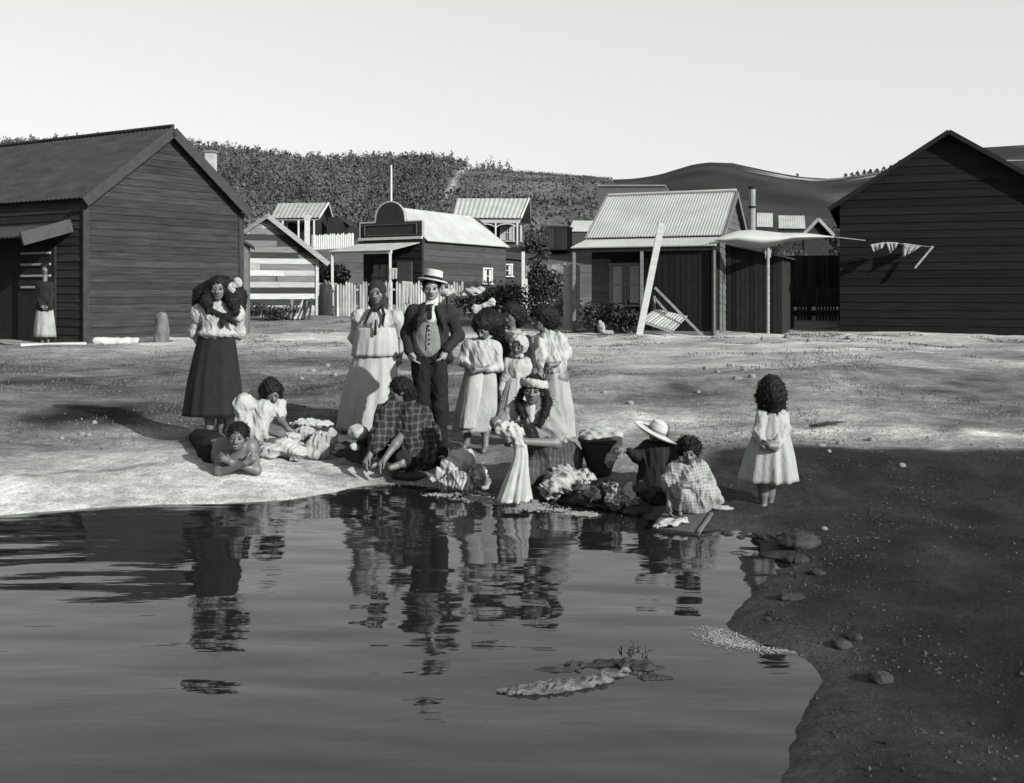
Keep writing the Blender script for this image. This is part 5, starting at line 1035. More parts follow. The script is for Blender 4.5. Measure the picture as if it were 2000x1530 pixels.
hat = disc('hat', hx, up, [(.07, -.006), (.165, -.018), (.193, -.004), (.196, .004), (.170, .0), (.088, .008), (.084, .050), (.072, .088), (.040, .102), (.0, .104)], STRAW, f.e)
disc('hat_band', hx, up, [(.0905, .010), (.088, .03)], M('hat_ribbon', .12), hat)

# ---- 13 toddler with curls
f = Fig('curly haired toddler in a gingham smock squatting on a board at the water', 1352, 1006, hit(1352, 1006) + .1); H = .92; q = f.p
J = dict(sh_l=q(1322, 914), sh_r=q(1368, 916), el_l=q(1308, 945, -.04), el_r=q(1380, 946, -.04), wr_l=q(1306, 986, -.14), wr_r=q(1345, 950, -.18), hip=q(1358, 980, .08),
         hp_l=q(1346, 982, .04), hp_r=q(1370, 982, .06), kn_l=q(1334, 962, -.12), kn_r=q(1376, 966, -.10), an_l=q(1332, 998, -.06), an_r=q(1374, 998, -.04), toe_l=q(1328, 1004, -.14), toe_r=q(1376, 1006, -.12))
Fm = frame(-14, 10, -6); hc = q(1346, 884, -.03); h = f.r(44)
S = f.sdf(.022); torso(S, J, H); limbs(S, J, H); S.cone(q(1346, 912), q(1346, 900), .036, .034); head(f, S, hc, h, Fm, SKIN); hand(S, J['wr_l'], [.0, -.3, -.9], [1, 0, 0], .10); hand(S, J['wr_r'], [-.8, -.2, .1], [0, .8, -.4], .10, thumb=-1); S.build('body', SKIN, f.e, res=.006)
GING = M('gingham_cotton', .14, var=.2, scale=9, bump=.6, bdist=.012, pat=('check', .24, 42.))
S = f.sdf(.03); torso(S, J, H, .028, .9); S.cone(J['sh_l'], q(1308, 944, -.04), .062, .066); S.cone(J['sh_r'], q(1380, 944, -.04), .062, .07); S.cone(q(1378, 946, -.05), q(1356, 950, -.15), .055, .045); S.cone(q(1346, 935, -.02), q(1350, 976, -.03), .12, .15); S.cone(q(1376, 955, .06), q(1398, 976, .14), .10, .06); S.cone(J['hip'], J['kn_l'], .11, .085); S.cone(J['hip'], J['kn_r'], .11, .09); S.build('smock', GING, f.e, res=.007, fold=(.014, 32, 64, (1, .7, .45)), floor=f.floor)
S = f.sdf(.02); cap_hair(S, hc, h, Fm, 1.16)
for i in range(190):
    v = RNG.normal(size=3); v /= np.linalg.norm(v)
    if v[1] > .35 and v[2] < .55: continue
    if v[2] < -.55: continue
    S.ell(at_(hc, h, Fm, (v[0] * .46, -.10 + v[1] * .48, .18 + v[2] * .46)), np.full(3, RNG.uniform(.013, .021)), k=.006)
S.build('hair', HAIR, f.e, res=.0055, fold=(.007, 110, 5, (1, 1, 1)))

# ---- 14 girl with her back turned, right
f = Fig('little girl with dark bobbed hair in a full pale smock standing alone, back turned', 1497, 1002, hit(1497, 1002) + .15); H = 1.10; q = f.p
J = dict(sh_l=q(1487, 815, -.04), sh_r=q(1528, 815, .05), el_l=q(1482, 848, -.08), el_r=q(1526, 852, -.06), wr_l=q(1494, 872, -.16), wr_r=q(1515, 872, -.17), hip=q(1506, 880, .02),
         hp_l=q(1498, 884), hp_r=q(1514, 884), kn_l=q(1490, 942), kn_r=q(1505, 942, .06), an_l=q(1492, 988), an_r=q(1503, 990, .06), toe_l=q(1487, 1000, -.08), toe_r=q(1500, 1002, .0))
Fm = frame(155, 10, 0); hc = q(1506, 768, .0); h = f.r(46)
S = f.sdf(.025); torso(S, J, H); limbs(S, J, H); S.cone(q(1507, 812), q(1507, 790), .04, .038); head(f, S, hc, h, Fm, SKIN); hand(S, J['wr_l'], [.7, -.2, .0], [0, 1, 0], .12); hand(S, J['wr_r'], [-.7, -.2, .1], [0, 1, 0], .12, .6, thumb=-1); S.build('body', SKIN, f.e, res=.006)
SM = M('smock_cotton', .24, var=.18, scale=11, stretch=(1, 1, .45), bump=.8, bdist=.02)
loft(f, 'smock', [(1508, 800, .0, 18, .8), (1508, 815, .0, 27, .8), (1506, 845, .0, 33, .85), (1503, 890, .0, 46, .85), (1501, 938, .0, 55, .85)], SM, 9, .11, 59)
S = f.sdf(.03); S.chain([J['sh_r'], q(1528, 838, -.02), q(1520, 862, -.10), J['wr_r']], [.056, .060, .046, .028]); S.chain([J['sh_l'], J['el_l'], J['wr_l']], [.050, .046, .028]); S.cone(q(1498, 806), q(1520, 806), .055, .055); S.build('sleeve', SM, f.e, res=.007, fold=(.009, 36, 74, (1, .7, .3)))
S = f.sdf(.04); S.ell(q(1506, 764, .0), (f.r(26), .13, f.r(32))); S.cone(q(1496, 775, .0), q(1491, 796, .0), .07, .045); S.cone(q(1506, 780, -.03), q(1510, 800, -.03), .09, .05); S.cone(q(1518, 775, .0), q(1524, 796, .0), .07, .045); S.build('hair', HAIR, f.e, res=.006, fold=(.007, 90, 65, (1, 1, .12)))

# ---- 15 girl at the barn door
f = Fig('girl in a pale apron standing in the shade at the barn porch', 86, 672, hit(86, 672) + .2); H = 1.5; q = f.p; k_ = .0
J = dict(sh_l=q(77, 555), sh_r=q(98, 555), el_l=q(74, 578), el_r=q(101, 578), wr_l=q(80, 598, -.15), wr_r=q(96, 598, -.15), hip=q(88, 600), hp_l=q(83, 602), hp_r=q(93, 602), kn_l=q(83, 635), kn_r=q(93, 635), an_l=q(83, 664), an_r=q(93, 664), toe_l=q(82, 669, -.1), toe_r=q(94, 669, -.1))
Fm = frame(15, 8, 0); hc = q(88, 525, -.02); h = f.r(19)
S = f.sdf(.03); torso(S, J, H); limbs(S, J, H); S.cone(q(88, 550), q(88, 532), .05, .045); head(f, S, hc, h, Fm, SKIN, eyes=False, mouth=False); hand(S, J['wr_l'], [.6, -.2, -.4], [0, 1, 0], .14); hand(S, J['wr_r'], [-.6, -.2, -.4], [0, 1, 0], .14, thumb=-1); S.build('body', SKIN, f.e, res=.010)
S = f.sdf(.04); torso(S, J, H, .03, .8); S.chain([J['sh_l'], J['el_l'], J['wr_l']], [.06, .055, .04]); S.chain([J['sh_r'], J['el_r'], J['wr_r']], [.06, .055, .04]); S.build('blouse', SERGE, f.e, res=.012, fold=(.01, 25, 7))
loft(f, 'skirt', [(88, 592, .01, 13, .7), (88, 615, .01, 17, .75), (88, 658, .0, 21, .8)], LINEN, 9, .06, 12, rows=12, n=60)
S = f.sdf(.04); cap_hair(S, hc, h, Fm, 1.15); S.build('hair', HAIR, f.e, res=.012, fold=(.01, 40, 7))

for o in list(COL.objects):
    if o.name.split('.')[0] == 'hair': fuzz(o, 650, .030, len(o.name) + len(o.data.vertices) % 97)
# ================================================================ fences, bushes, washing and the small things
def plank_fence(name, label, p0, p1, n, h, w_frac, mat_f, rails, parent=None, lean=.03, rng=random.Random(4), skip=(), thick=.025, cat='fence', railm=None, post_every=8):
    """p0,p1 = (x, y) ends; every picket its own piece"""
    A, B = v2(p0), v2(p1); u = (B - A) / n; nn = Vector((u.y, -u.x)).normalized(); t = empty(name, (A.x, A.y, gz(A.x, A.y)), label, cat)
    for i in range(n):
        if i in skip: continue
        q0 = A + u * (i + .5 - w_frac / 2); q1 = A + u * (i + .5 + w_frac / 2); z_ = gz(q0.x, q0.y); hh = h * rng.uniform(.93, 1.05); l = rng.uniform(-lean, lean)
        m = (q0 + q1) / 2 + u * l * 2
        P_ = [b3(q0, z_ - .02), b3(q1, z_ - .02), b3(q1 + u * l, z_ + hh - .07), b3(m, z_ + hh), b3(q0 + u * l, z_ + hh - .07)]
        MB().prism([p + b3(nn * .035, 0) for p in P_], b3(nn * thick, 0)).build('picket', mat_f, t)
    for rz in rails: MB().bar(b3(A, gz(A.x, A.y) + rz), b3(B, gz(B.x, B.y) + rz), .04, .07).build('rail', railm or mat_f, t)
    for i in range(0, n + 1, post_every):
        q = A + u * i - nn * .06; MB().box(b3(q, gz(q.x, q.y) + h * .45), .09, .09, h * 1.0).build('post', railm or mat_f, t)
    return t
plank_fence('picket_fence', 'pale weathered picket fence in front of the arched store', (P(657, 0, 35.6).x, 35.6), (P(905, 0, 36.8).x, 36.8), 46, 1.18, .74, PICK, (.35, .92), skip=(7, 20, 33, 39), railm=GREYB)
plank_fence('broken_fence', 'short broken fence with slipped pickets beside the patchwork shed', (P(621, 0, 36.6).x, 36.6), (P(652, 0, 35.9).x, 35.9), 6, 1.2, .86, PICK, (.3, .85), lean=.22, rng=random.Random(9), railm=GREYB, post_every=6)
plank_fence('garden_fence', 'close boarded pale garden fence left of the cottage', (P(1026, 0, 42.).x, 42.), (P(1106, 0, 42.).x, 42.), 14, 1.75, .95, GREYB, (.4, 1.3), rng=random.Random(3), post_every=7)
plank_fence('side_fence', 'tall pale upright boards at the left end of the cottage verandah', (P(1105, 0, 30.6).x, 30.6), (P(1131, 0, 30.8).x, 30.8), 4, 2.0, .95, PALEB, (.4, 1.5), rng=random.Random(3), post_every=4, lean=.01)
plank_fence('slope_fence', 'little white garden fence in front of the dark gable house', (P(611, 0, 64).x, 64), (P(690, 0, 65).x, 65), 22, .95, .7, WHITE, (.3, .75), rng=random.Random(6), post_every=11)
plank_fence('dark_paling_fence', 'dark gappy paling fence between the cottage and the black gable', (P(1520, 0, 34.).x, 34.), (P(1702, 0, 33.5).x, 33.5), 30, 1.15, .78, DKB, (.3, .9), rng=random.Random(2), railm=SHADE, skip=(4, 5, 11, 19, 20, 26), post_every=10, lean=.06)
for i, (x, yt, yb, Y, mt) in enumerate([(1022, 492, 560, 41, WHITE), (1027, 545, 582, 38, WHITE)]):
    q = P(x, yb, Y); MB_ = MB().box((q.x, Y, (P(0, yt, Y).z + gz(q.x, Y)) / 2), .13, .13, P(0, yt, Y).z - gz(q.x, Y)).build('gate_post', mt)
    tag(MB_, ['taller white gate post at the corner of the garden fence', 'shorter white gate post beside the dark garden hedge'][i], 'post')

# ---- shrubs
def bush(name, label, cx, Y, w_, h_, dep, n, leaf, mat, seed, cat='bush', base_py=None, blobs=7, stem=True):
    r = np.random.default_rng(seed); x = P(cx, 0, Y).x; z = gz(x, Y); t = empty(name, (x, Y, z), label, cat)
    bl = [(r.uniform(-.32, .32) * w_, r.uniform(-.3, .3) * dep, h_ * r.uniform(.3, .68), r.uniform(.26, .42)) for _ in range(blobs)] + [(0, 0, h_ * .45, .45)]
    C = []
    while len(C) < n:
        b = bl[r.integers(len(bl))]; v = r.normal(size=3); v /= np.linalg.norm(v); rad = r.random() ** .33
        q = np.array([b[0] + v[0] * rad * b[3] * w_ * .8, b[1] + v[1] * rad * b[3] * dep * .8, b[2] + v[2] * rad * b[3] * h_ * .9])
        if q[2] > .02: C.append(q + [x, Y, z])
    V, Q = leafy(C, r.uniform(.6, 1.3, len(C)) * leaf, r, .55); mesh('foliage', V, Q, mat, t)
    if stem:
        m = MB()
        for b in bl[:5]: m.tube([(x + b[0] * .2, Y + b[1] * .2, z - .05), (x + b[0] * .7, Y + b[1] * .7, z + b[2] * .6), (x + b[0], Y + b[1], z + b[2])], [.035, .025, .012], 5)
        m.build('stem', M('bark', .06), t)
    return t
LEAF = M('dark_leaf', .035, var=.5, scale=3, bump=0, rough=.7); LEAF2 = M('grey_leaf', .10, var=.4, scale=3, bump=0); LEAF3 = M('pale_leaf', .26, var=.3, scale=3, bump=0)
bush('hedge', 'dark straggling hedge behind the group of girls', 968, 33., 2.9, 1.55, 1.2, 3200, .055, LEAF, 1, 'hedge', blobs=12)
bush('garden_shrub', 'tall dark rounded shrub in the garden left of the cottage', 1063, 39., 1.75, 2.15, 1.4, 2600, .075, LEAF, 2)
bush('pale_shrub', 'pale leafed shrub at the end of the cottage verandah', 1108, 32.5, .95, 1.15, .8, 900, .06, LEAF3, 3)
bush('porch_bush', 'dark spreading bush in front of the cottage window', 1165, 27.9, 1.5, .92, .9, 2200, .05, LEAF, 4, blobs=9)
bush('porch_bush', 'lower dark bush by the foot of the leaning post', 1228, 28.2, 1.0, .75, .8, 1400, .05, LEAF, 5)
bush('mound_bush', 'low dark clump growing against the patchwork shed', 532, 34.3, 1.9, .62, .9, 1500, .05, LEAF, 6, blobs=9, stem=False)
bush('garden_shrub', 'dark shrub among sheds below the arched verandah house', 1048, 57., 1.5, 2.6, 1.2, 900, .10, LEAF, 7)
bush('slope_shrub', 'shrub growing beside the store verandah roof', 640, 47., 2.2, 2.0, 1.5, 1100, .10, M('mid_leaf', .055, var=.5, scale=3, bump=0), 8)
bush('slope_shrub', 'dark shrubs on the bank under the far shed', 1560, 50., 3.6, 2.2, 1.6, 1300, .10, LEAF, 9, blobs=10)
bush('slope_shrub', 'dark clump behind the gabled hut', 1640, 56., 4.4, 3.0, 2., 1300, .12, LEAF, 10, blobs=10)

# ---- wood pile, post, blocks and ramp
w0 = P(588, 600, 34.6); t = empty('wood_heap', (w0.x, 34.6, gz(w0.x, 34.6)), 'heap of split wood and old boards leaning on the patchwork shed', 'wood heap')
r = random.Random(8)
for i in range(11):
    bx = P(572 + i * 3.2, 0, 34.6).x; z_ = gz(bx, 34.4); h_ = r.uniform(.35, .75)
    MB().bar((bx + r.uniform(-.1, .1), 34.1 + r.uniform(-.1, .1), z_), (bx + r.uniform(-.12, .2), 34.75, z_ + h_), r.uniform(.05, .11), .04, (0, 1, 0)).build('board', r.choice([DKB, SHADE, PALEB, GREYB]), t)
def block(px0, px1, pt, pb, Y, dep, name, label, mat, cat='stone'):
    a, b = P(px0, pb, Y), P(px1, pb, Y); zt = P(0, pt, Y).z; zb_ = gz(a.x, Y) - .06; n_ = 5
    S = Sdf(.05); S.cone((a.x + .1, Y + dep / 2, (zt + zb_) / 2), (b.x - .1, Y + dep / 2, (zt + zb_) / 2 + .01), (zt - zb_) / 2, (zt - zb_) / 2 * .94, fy=1.2)
    o = S.build(name, mat, None, res=.02, fold=(.02, 8, int(px0), (1, 1, 1))); return tag(o, label, cat)
block(174, 222, 660, 692, 22.6, .35, 'stone_block', 'smaller rounded white stone at the barn corner', STONE); block(214, 304, 660, 690, 22.9, .35, 'stone_block', 'long white stone lying against the barn wall', STONE)
pb = P(314, 690, 22.6); S = Sdf(.05); S.chain([(pb.x, 22.6, gz(pb.x, 22.6) - .1), (pb.x + .02, 22.6, .9), (pb.x + .01, 22.62, P(0, 620, 22.6).z)], [.17, .15, .13]); S.cone((pb.x + .12, 22.6, .5), (pb.x + .11, 22.6, P(0, 628, 22.6).z), .07, .05)
tag(S.build('stump_post', M('split_post', .09, var=.6, scale=2.5, stretch=(4, 4, .5), bump=.5), None, res=.02, fold=(.02, 14, 3, (1, 1, .1))), 'thick split post standing in front of the dark barn', 'post')
pp = MB().bar(P(333, 667, 23.2), P(380, 667, 23.6), .18, .05); tag(pp.build('plank_seat', GREYB), 'low plank bench along the foot of the barn wall', 'bench')
gz_ = gz(P(120, 0, 23).x, 23); tag(MB().bar((P(40, 0, 21.8).x, 21.8, gz_ + .02), (P(168, 0, 22.4).x, 22.4, gz_ + .02), .25, .09).build('step_board', PALEB), 'pale board edging the barn porch', 'board')
a, b = P(1247, 662, 26.6), P(1292, 437, 27.2); a.z = gz(a.x, a.y) - .1; lp = MB().bar(a, b, .17, .13, (0, 1, 0)).build('leaning_post', PALEB); tag(lp, 'long pale squared post leaning before the cottage verandah', 'post')
t = empty('slatted_ramp', (P(1290, 0, 26.9).x, 26.9, gz(P(1290, 0, 26.9).x, 26.9)), 'slatted hen ladder propped on poles beside the leaning post', 'ramp')
c00, c10, c11, c01 = P(1252, 628, 26.7), P(1282, 607, 27.3), P(1340, 620, 27.2), P(1312, 649, 26.6)
for i in range(11):
    p0, p1 = c00.lerp(c01, i / 10.), c10.lerp(c11, i / 10.); MB().bar(p0 + Vector((0, 0, .03)), p1 + Vector((0, 0, .03)), .075, .03).build('slat', PALEB, t)
for e0, e1 in ((c00, c01), (c10, c11)): MB().bar(e0, e1, .05, .05).build('rail', GREYB, t)
for (x0, y0_, d0), (x1, y1_, d1) in (((1279, 562, 27.), (1372, 656, 26.6)), ((1277, 580, 27.2), (1304, 612, 27.1)), ((1278, 578, 27.3), (1279, 640, 27.3)), ((1312, 649, 26.6), (1313, 655, 26.6))): MB().bar(P(x0, y0_, d0), P(x1, y1_, d1), .055, .055).build('pole', GREYB, t)
tag(MB().bar(P(1499, 562, 31), P(1514, 612, 30.6), .30, .05, (0, 1, 0)).build('leaning_board', M('board_grey', .09, var=.3)), 'greyish broad board leaning against the dark kitchen wall', 'board')
# dark shed behind the awning, with things on its sill
t = empty('back_shed', (P(1560, 0, 36).x, 36, .8), 'low dark shed under the white awning with odds and ends along its top', 'shed')
MB().prism([P(1492, 600, 36), P(1645, 600, 36), P(1645, 499, 36), P(1492, 500, 36)], (.4, 2.4, 0)).build('wall', SHADE, t)
for i in range(18): x0_ = 1493 + i * 8.4; MB().prism([P(x0_, 600, 35.96), P(x0_ + 7.6, 600, 35.96), P(x0_ + 7.6, 501, 35.96), P(x0_, 501, 35.96)], (0, .03, 0)).build('plank', DKB if i % 3 else SHADE, t)
r = random.Random(12)
for i, x0_ in enumerate([1496, 1505, 1524, 1532, 1540, 1549, 1556, 1566, 1574]):
    hh = r.uniform(5, 12); S = Sdf(.02); c = P(x0_, 500 - hh / 2, 36.1); S.cone(c - Vector((0, 0, .06)), c + Vector((0, 0, .04)), r.uniform(.05, .09), r.uniform(.03, .07))
    tag(S.build('jar', r.choice([PALEB, WHITE, GREYB]), None, res=.015), 'small pale pot on the dark shed top, %s in the row' % ['first', 'second', 'third', 'fourth', 'fifth', 'sixth', 'seventh', 'eighth', 'last'][i], 'pot', 'pots along the dark shed')

# ---- sheets and hung washing
def sheet(name, label, top, bot, Y, mat, cat, sag=.25, dY=0., nx=36, nz=10, fold_amp=.03, seed=1, th=.012):
    """hung cloth between an upper and a lower outline of pixels"""
    r = np.random.default_rng(seed); tx = np.linspace(0, 1, nx); T = np.array(top, float); B_ = np.array(bot, float)
    tt = np.linspace(0, 1, len(T)); tb = np.linspace(0, 1, len(B_)); ph = r.uniform(0, 6.28, 3); G = []
    for j in range(nz):
        v = j / (nz - 1)
        for x in tx:
            px = np.interp(x, tt, T[:, 0]) * (1 - v) + np.interp(x, tb, B_[:, 0]) * v; py = np.interp(x, tt, T[:, 1]) * (1 - v) + np.interp(x, tb, B_[:, 1]) * v
            d = dY * x + sag * math.sin(math.pi * x) * math.sin(math.pi * v) + fold_amp * v * (math.sin(x * 17 + ph[0]) + .6 * math.sin(x * 31 + ph[1] + 2 * v))
            G.append(P(px, py, Y + d))
    V = [tuple(g) for g in G] + [(g.x, g.y + th, g.z) for g in G]; n_ = nx * nz; Fc = []
    for j in range(nz - 1):
        for i in range(nx - 1):
            a = j * nx + i; Fc += [(a, a + nx, a + nx + 1, a + 1), (a + n_, a + 1 + n_, a + nx + 1 + n_, a + nx + n_)]
    rim = list(range(nx)) + [j * nx + nx - 1 for j in range(1, nz)] + [(nz - 1) * nx + i for i in range(nx - 2, -1, -1)] + [j * nx for j in range(nz - 2, 0, -1)]
    for k in range(len(rim)): a, b = rim[k], rim[(k + 1) % len(rim)]; Fc.append((a, b, b + n_, a + n_))
    return tag(mesh(name, V, Fc, mat, None, True), label, cat)
AWN = M('canvas', .30, var=.08, scale=2, bump=.2)
sheet('awning', 'long white canvas sheet slung from the cottage corner', [(1393, 469), (1412, 460), (1440, 451), (1470, 449), (1500, 452), (1530, 455), (1560, 455), (1590, 457), (1632, 463)], [(1393, 469), (1412, 474), (1432, 478), (1455, 484), (1480, 486), (1508, 482), (1540, 472), (1580, 468), (1632, 464)], 27.3, AWN, 'awning', sag=-.5, dY=1.2)
tag(MB().tube([P(1632, 463.5, 28.5), P(1690, 470, 28.85)], .012, 6).build('guy_rope', GREYB), 'thin rope holding the tip of the white awning', 'rope')
ap = MB().tube([(P(1500, 0, 28.1).x, 28.1, .5), P(1500, 484, 28.1)], .045, 8).build('awning_pole', GREYB); tag(ap, 'upright pole under the middle of the white awning', 'pole')
sheet('hung_cloth', 'small pale cloth hanging on a pole under the white awning', [(1493, 486), (1507, 486)], [(1494, 506), (1505, 504)], 28.3, LINEN, 'cloth', sag=.02, nx=10)
line = MB().tube([P(1700, 480, 28.8), P(1740, 474, 28.7), P(1790, 480, 28.45), P(1823, 483, 28.3)], .012, 6); tag(line.build('clothes_line', GREYB), 'clothes line strung across the black gable', 'clothes line')
tag(MB().bar(P(1823, 481, 28.3), P(1787, 524, 28.5), .06, .05).build('line_prop', PALEB), 'slanting pale prop holding the clothes line', 'pole')
for i, (tp, bt, lb) in enumerate([([(1700, 478), (1728, 473)], [(1706, 492), (1724, 485)], 'crumpled pale rag at the left end of the clothes line'), ([(1730, 473), (1754, 474)], [(1738, 496), (1750, 484)], 'narrow pale cloth pegged second on the clothes line'),
        ([(1764, 475), (1800, 480)], [(1762, 503), (1784, 492)], 'three cornered white cloth on the clothes line by the prop')]):
    sheet('washing', lb, tp, bt, 28.6, LINEN, 'cloth', sag=.03, nx=12, nz=6, seed=i, fold_amp=.07)
sheet('fence_cloth', 'white cloth hung over the picket fence between the woman and the man', [(785, 549), (806, 551)], [(787, 596), (803, 592)], 35.2, COTTON, 'cloth', sag=.03, nx=14)
sheet('fence_cloth', 'white cloth hung on the store verandah post', [(760, 524), (776, 524)], [(761, 547), (775, 545)], 39.0, COTTON, 'cloth', sag=.03, nx=14)
# ---- washing heaps by the water
def heap(name, label, blobs, fx, fy, mat, cat='washing', fold=(.030, 26, 1), res=.008, k=.03, Y=None):
    Yh = hit(fx, fy) if Y is None else Y; S = Sdf(k); b = P(fx, fy, Yh); fl = gz(b.x, b.y)
    for x, y, d, rx, ry in blobs: S.ell(P(x, y, Yh + d), (rx * Yh / F, max(rx, ry) * Yh / F * .9, ry * Yh / F))
    return tag(S.build(name, mat, None, res=res, fold=fold + ((1, 1, 1),), floor=fl - .04), label, cat)
PRINT = M('printed_cotton', .26, var=.3, scale=8, bump=.6, pat=('spot', .06, 16.)); STRIPE = M('striped_cotton', .26, var=.2, scale=8, bump=.6, pat=('stripe', .10, 30.)); CHECK = M('check_cotton', .22, var=.2, scale=8, bump=.6, pat=('check', .07, 30.)); DARKW = M('dark_washing', .03, var=.4, scale=8, bump=.5)
heap('washing_heap', 'white washing under the hands of the crouching girl', [(556, 872, 0, 24, 20), (528, 880, -.05, 22, 15), (580, 884, -.05, 20, 14), (572, 858, .05, 16, 14)], 556, 896, COTTON, fold=(.026, 24, 3))
heap('washing_heap', 'grey mottled washing heaped right of the crouching girl', [(626, 868, 0, 26, 26), (612, 884, -.06, 20, 15), (645, 862, .04, 14, 24), (600, 848, .08, 20, 14)], 624, 897, M('mottled_cotton', .22, var=.5, scale=7, bump=.6), fold=(.034, 22, 7))
heap('washing_heap', 'strip of white cloth draped on top of the mottled heap', [(596, 826, .1, 26, 8), (626, 828, .1, 26, 7), (572, 832, .1, 9, 7)], 600, 890, COTTON, Y=hit(620, 894) + .08, fold=(.016, 28, 9))
heap('dark_bundle', 'dark heap of wet clothes beside the seated plaid woman', [(668, 880, .05, 22, 15), (696, 884, 0, 26, 20), (718, 872, .12, 20, 26), (712, 892, .0, 16, 16)], 690, 900, DARKW, Y=hit(690, 900) - .22, fold=(.03, 20, 5))
heap('white_bundle', 'rounded white bundle resting on the dark wet clothes', [(700, 844, -.06, 19, 15), (690, 847, -.05, 10, 13)], 700, 900, COTTON, Y=hit(690, 900) - .20, fold=(.010, 24, 5))
heap('cloth_scrap', 'scrap of white cloth on the dark clothes below the white bundle', [(690, 872, -.17, 8, 6), (695, 876, -.17, 6, 4)], 690, 900, COTTON, Y=hit(690, 900) - .20, fold=(.012, 34, 6))
heap('washing_heap', 'big crumpled white bundle at the waterline left of the hung cloth', [(898, 900, 0, 26, 23), (880, 910, -.04, 20, 18), (915, 898, .03, 14, 20), (862, 926, -.06, 14, 12), (848, 936, -.06, 8, 7)], 890, 962, COTTON, fold=(.024, 24, 13))
heap('washing_heap', 'striped cloth trailing into the water under the white bundle', [(896, 942, -.12, 28, 20), (874, 944, -.1, 18, 18), (912, 950, -.14, 16, 14)], 890, 964, STRIPE, fold=(.030, 26, 17))
heap('washing_heap', 'small twisted dark and pale cloth right of the striped one', [(938, 930, -.05, 15, 18), (942, 945, -.06, 16, 12), (932, 918, -.03, 9, 10)], 940, 962, M('grey_print', .12, var=.5, scale=9, bump=.6, pat=('spot', .28, 14.)), fold=(.030, 30, 19))
heap('washing_heap', 'patterned washing heaped at the right knee of the kneeling woman', [(1094, 942, -.02, 32, 24), (1076, 952, -.08, 22, 18), (1116, 940, .02, 18, 24), (1100, 924, .05, 18, 14)], 1094, 972, PRINT, fold=(.036, 26, 23))
heap('washing_heap', 'pale crumpled cloth between the printed washing and the dark basket', [(1142, 926, .05, 14, 12), (1150, 932, .04, 12, 8), (1136, 938, .03, 12, 12)], 1145, 960, COTTON, fold=(.026, 34, 29))
heap('washing_heap', 'dark checked cloth lying on the bank right of the wash basket', [(1198, 968, -.03, 17, 26), (1206, 980, -.08, 12, 16), (1188, 956, .03, 14, 16)], 1198, 998, CHECK, fold=(.032, 28, 31))
heap('washing_heap', 'white cloth with a dark fold left of the curly toddler', [(1230, 964, 0, 10, 20), (1236, 978, -.03, 10, 8), (1222, 976, -.02, 6, 12)], 1230, 988, COTTON, fold=(.024, 30, 37))
heap('dark_bundle', 'dark wet clothes on the bank beside the straw hatted child', [(1255, 958, .0, 24, 16), (1280, 968, -.05, 26, 18), (1180, 950, .08, 22, 14), (1160, 965, .0, 26, 13)], 1250, 985, DARKW, fold=(.028, 22, 41))
heap('cloth_corner', 'pale corner of cloth spread flat on the mud beside the toddler', [(1396, 991, .0, 12, 5), (1410, 992, .0, 12, 3.5), (1425, 993, .0, 9, 2)], 1400, 995, LINEN, fold=(.006, 40, 3), res=.006)
heap('rag', 'small white rag lying against the dark porch bush', [(1175, 640, 0, 7, 12), (1186, 650, 0, 12, 5), (1172, 630, 0, 4, 5)], 1178, 656, LINEN, Y=27.1, res=.014, fold=(.03, 16, 2))
heap('hedge_cloth', 'white cloth spread to dry on top of the dark hedge', [(924, 570, 0, 17, 8), (938, 566, .0, 10, 6), (908, 576, 0, 10, 6)], 925, 600, COTTON, Y=32.3, res=.016, fold=(.05, 11, 2))
heap('hedge_cloth', 'smaller white cloth on the hedge behind the man', [(872, 573, 0, 12, 8), (882, 570, 0, 8, 6)], 872, 600, COTTON, Y=33.3, res=.016, fold=(.04, 12, 5))
# wrung cloth between the kneeling woman's hands and the water
f = fw_; q = f.p
loft(f, 'wrung_cloth', [(1017, 868, -.30, 11, .7), (1018, 890, -.34, 13, .7), (1014, 915, -.40, 17, .7), (1008, 945, -.46, 23, .8), (1003, 978, -.54, 29, .9)], COTTON, 7, .26, 77, n=120)
wc_ = COL.objects['wrung_cloth']; wc_.parent = None; wc_.location = wc_.location + f.e.location; tag(wc_, 'long white cloth held up wet above the water by the kneeling woman', 'cloth')
S = Sdf(.02); S.ell(q(993, 843, -.26), f.r(1) * np.array([16, 14, 16])); S.cone(q(984, 838, -.28), q(1006, 848, -.30), .075, .07); S.cone(q(1000, 850, -.28), q(1016, 872, -.30), .06, .05)
tag(S.build('folded_cloth', COTTON, None, res=.007, fold=(.022, 34, 5, (1, .6, .2))), 'bunched white cloth between the hands of the kneeling woman', 'cloth')
# flax basket heaped with washing
Yb = hit(1172, 938) + .1; c0 = P(1172, 940, Yb); c1 = P(1174, 858, Yb); zb_ = gz(c0.x, Yb)
BASK = M('woven_flax', .028, var=.4, scale=30, stretch=(1, 1, 3), bump=.8, bdist=.01)
bsk = empty('wash_basket', (c0.x, Yb, zb_), 'tall dark woven wash basket between the kneeling woman and the hatted child', 'basket')
hb = c1.z - zb_; rr = 40 * Yb / F
disc('basket_side', (c0.x, Yb, zb_ - .02), (0, 0, 1), [(rr * .42, 0), (rr * .55, hb * .15), (rr * .78, hb * .55), (rr * 1.0, hb), (rr * .96, hb), (rr * .74, hb * .55), (rr * .0, hb * .1)], BASK, bsk)
V = MB()
for k in range(36):
    a0, a1 = 2 * math.pi * k / 36, 2 * math.pi * (k + 1) / 36; V.bar((c0.x + rr * math.cos(a0), Yb + rr * math.sin(a0), zb_ + hb), (c0.x + rr * math.cos(a1), Yb + rr * math.sin(a1), zb_ + hb), .03, .025)
V.build('rim', BASK, bsk)
S = Sdf(.04); q = lambda x, y, d: P(x, y, Yb + d)
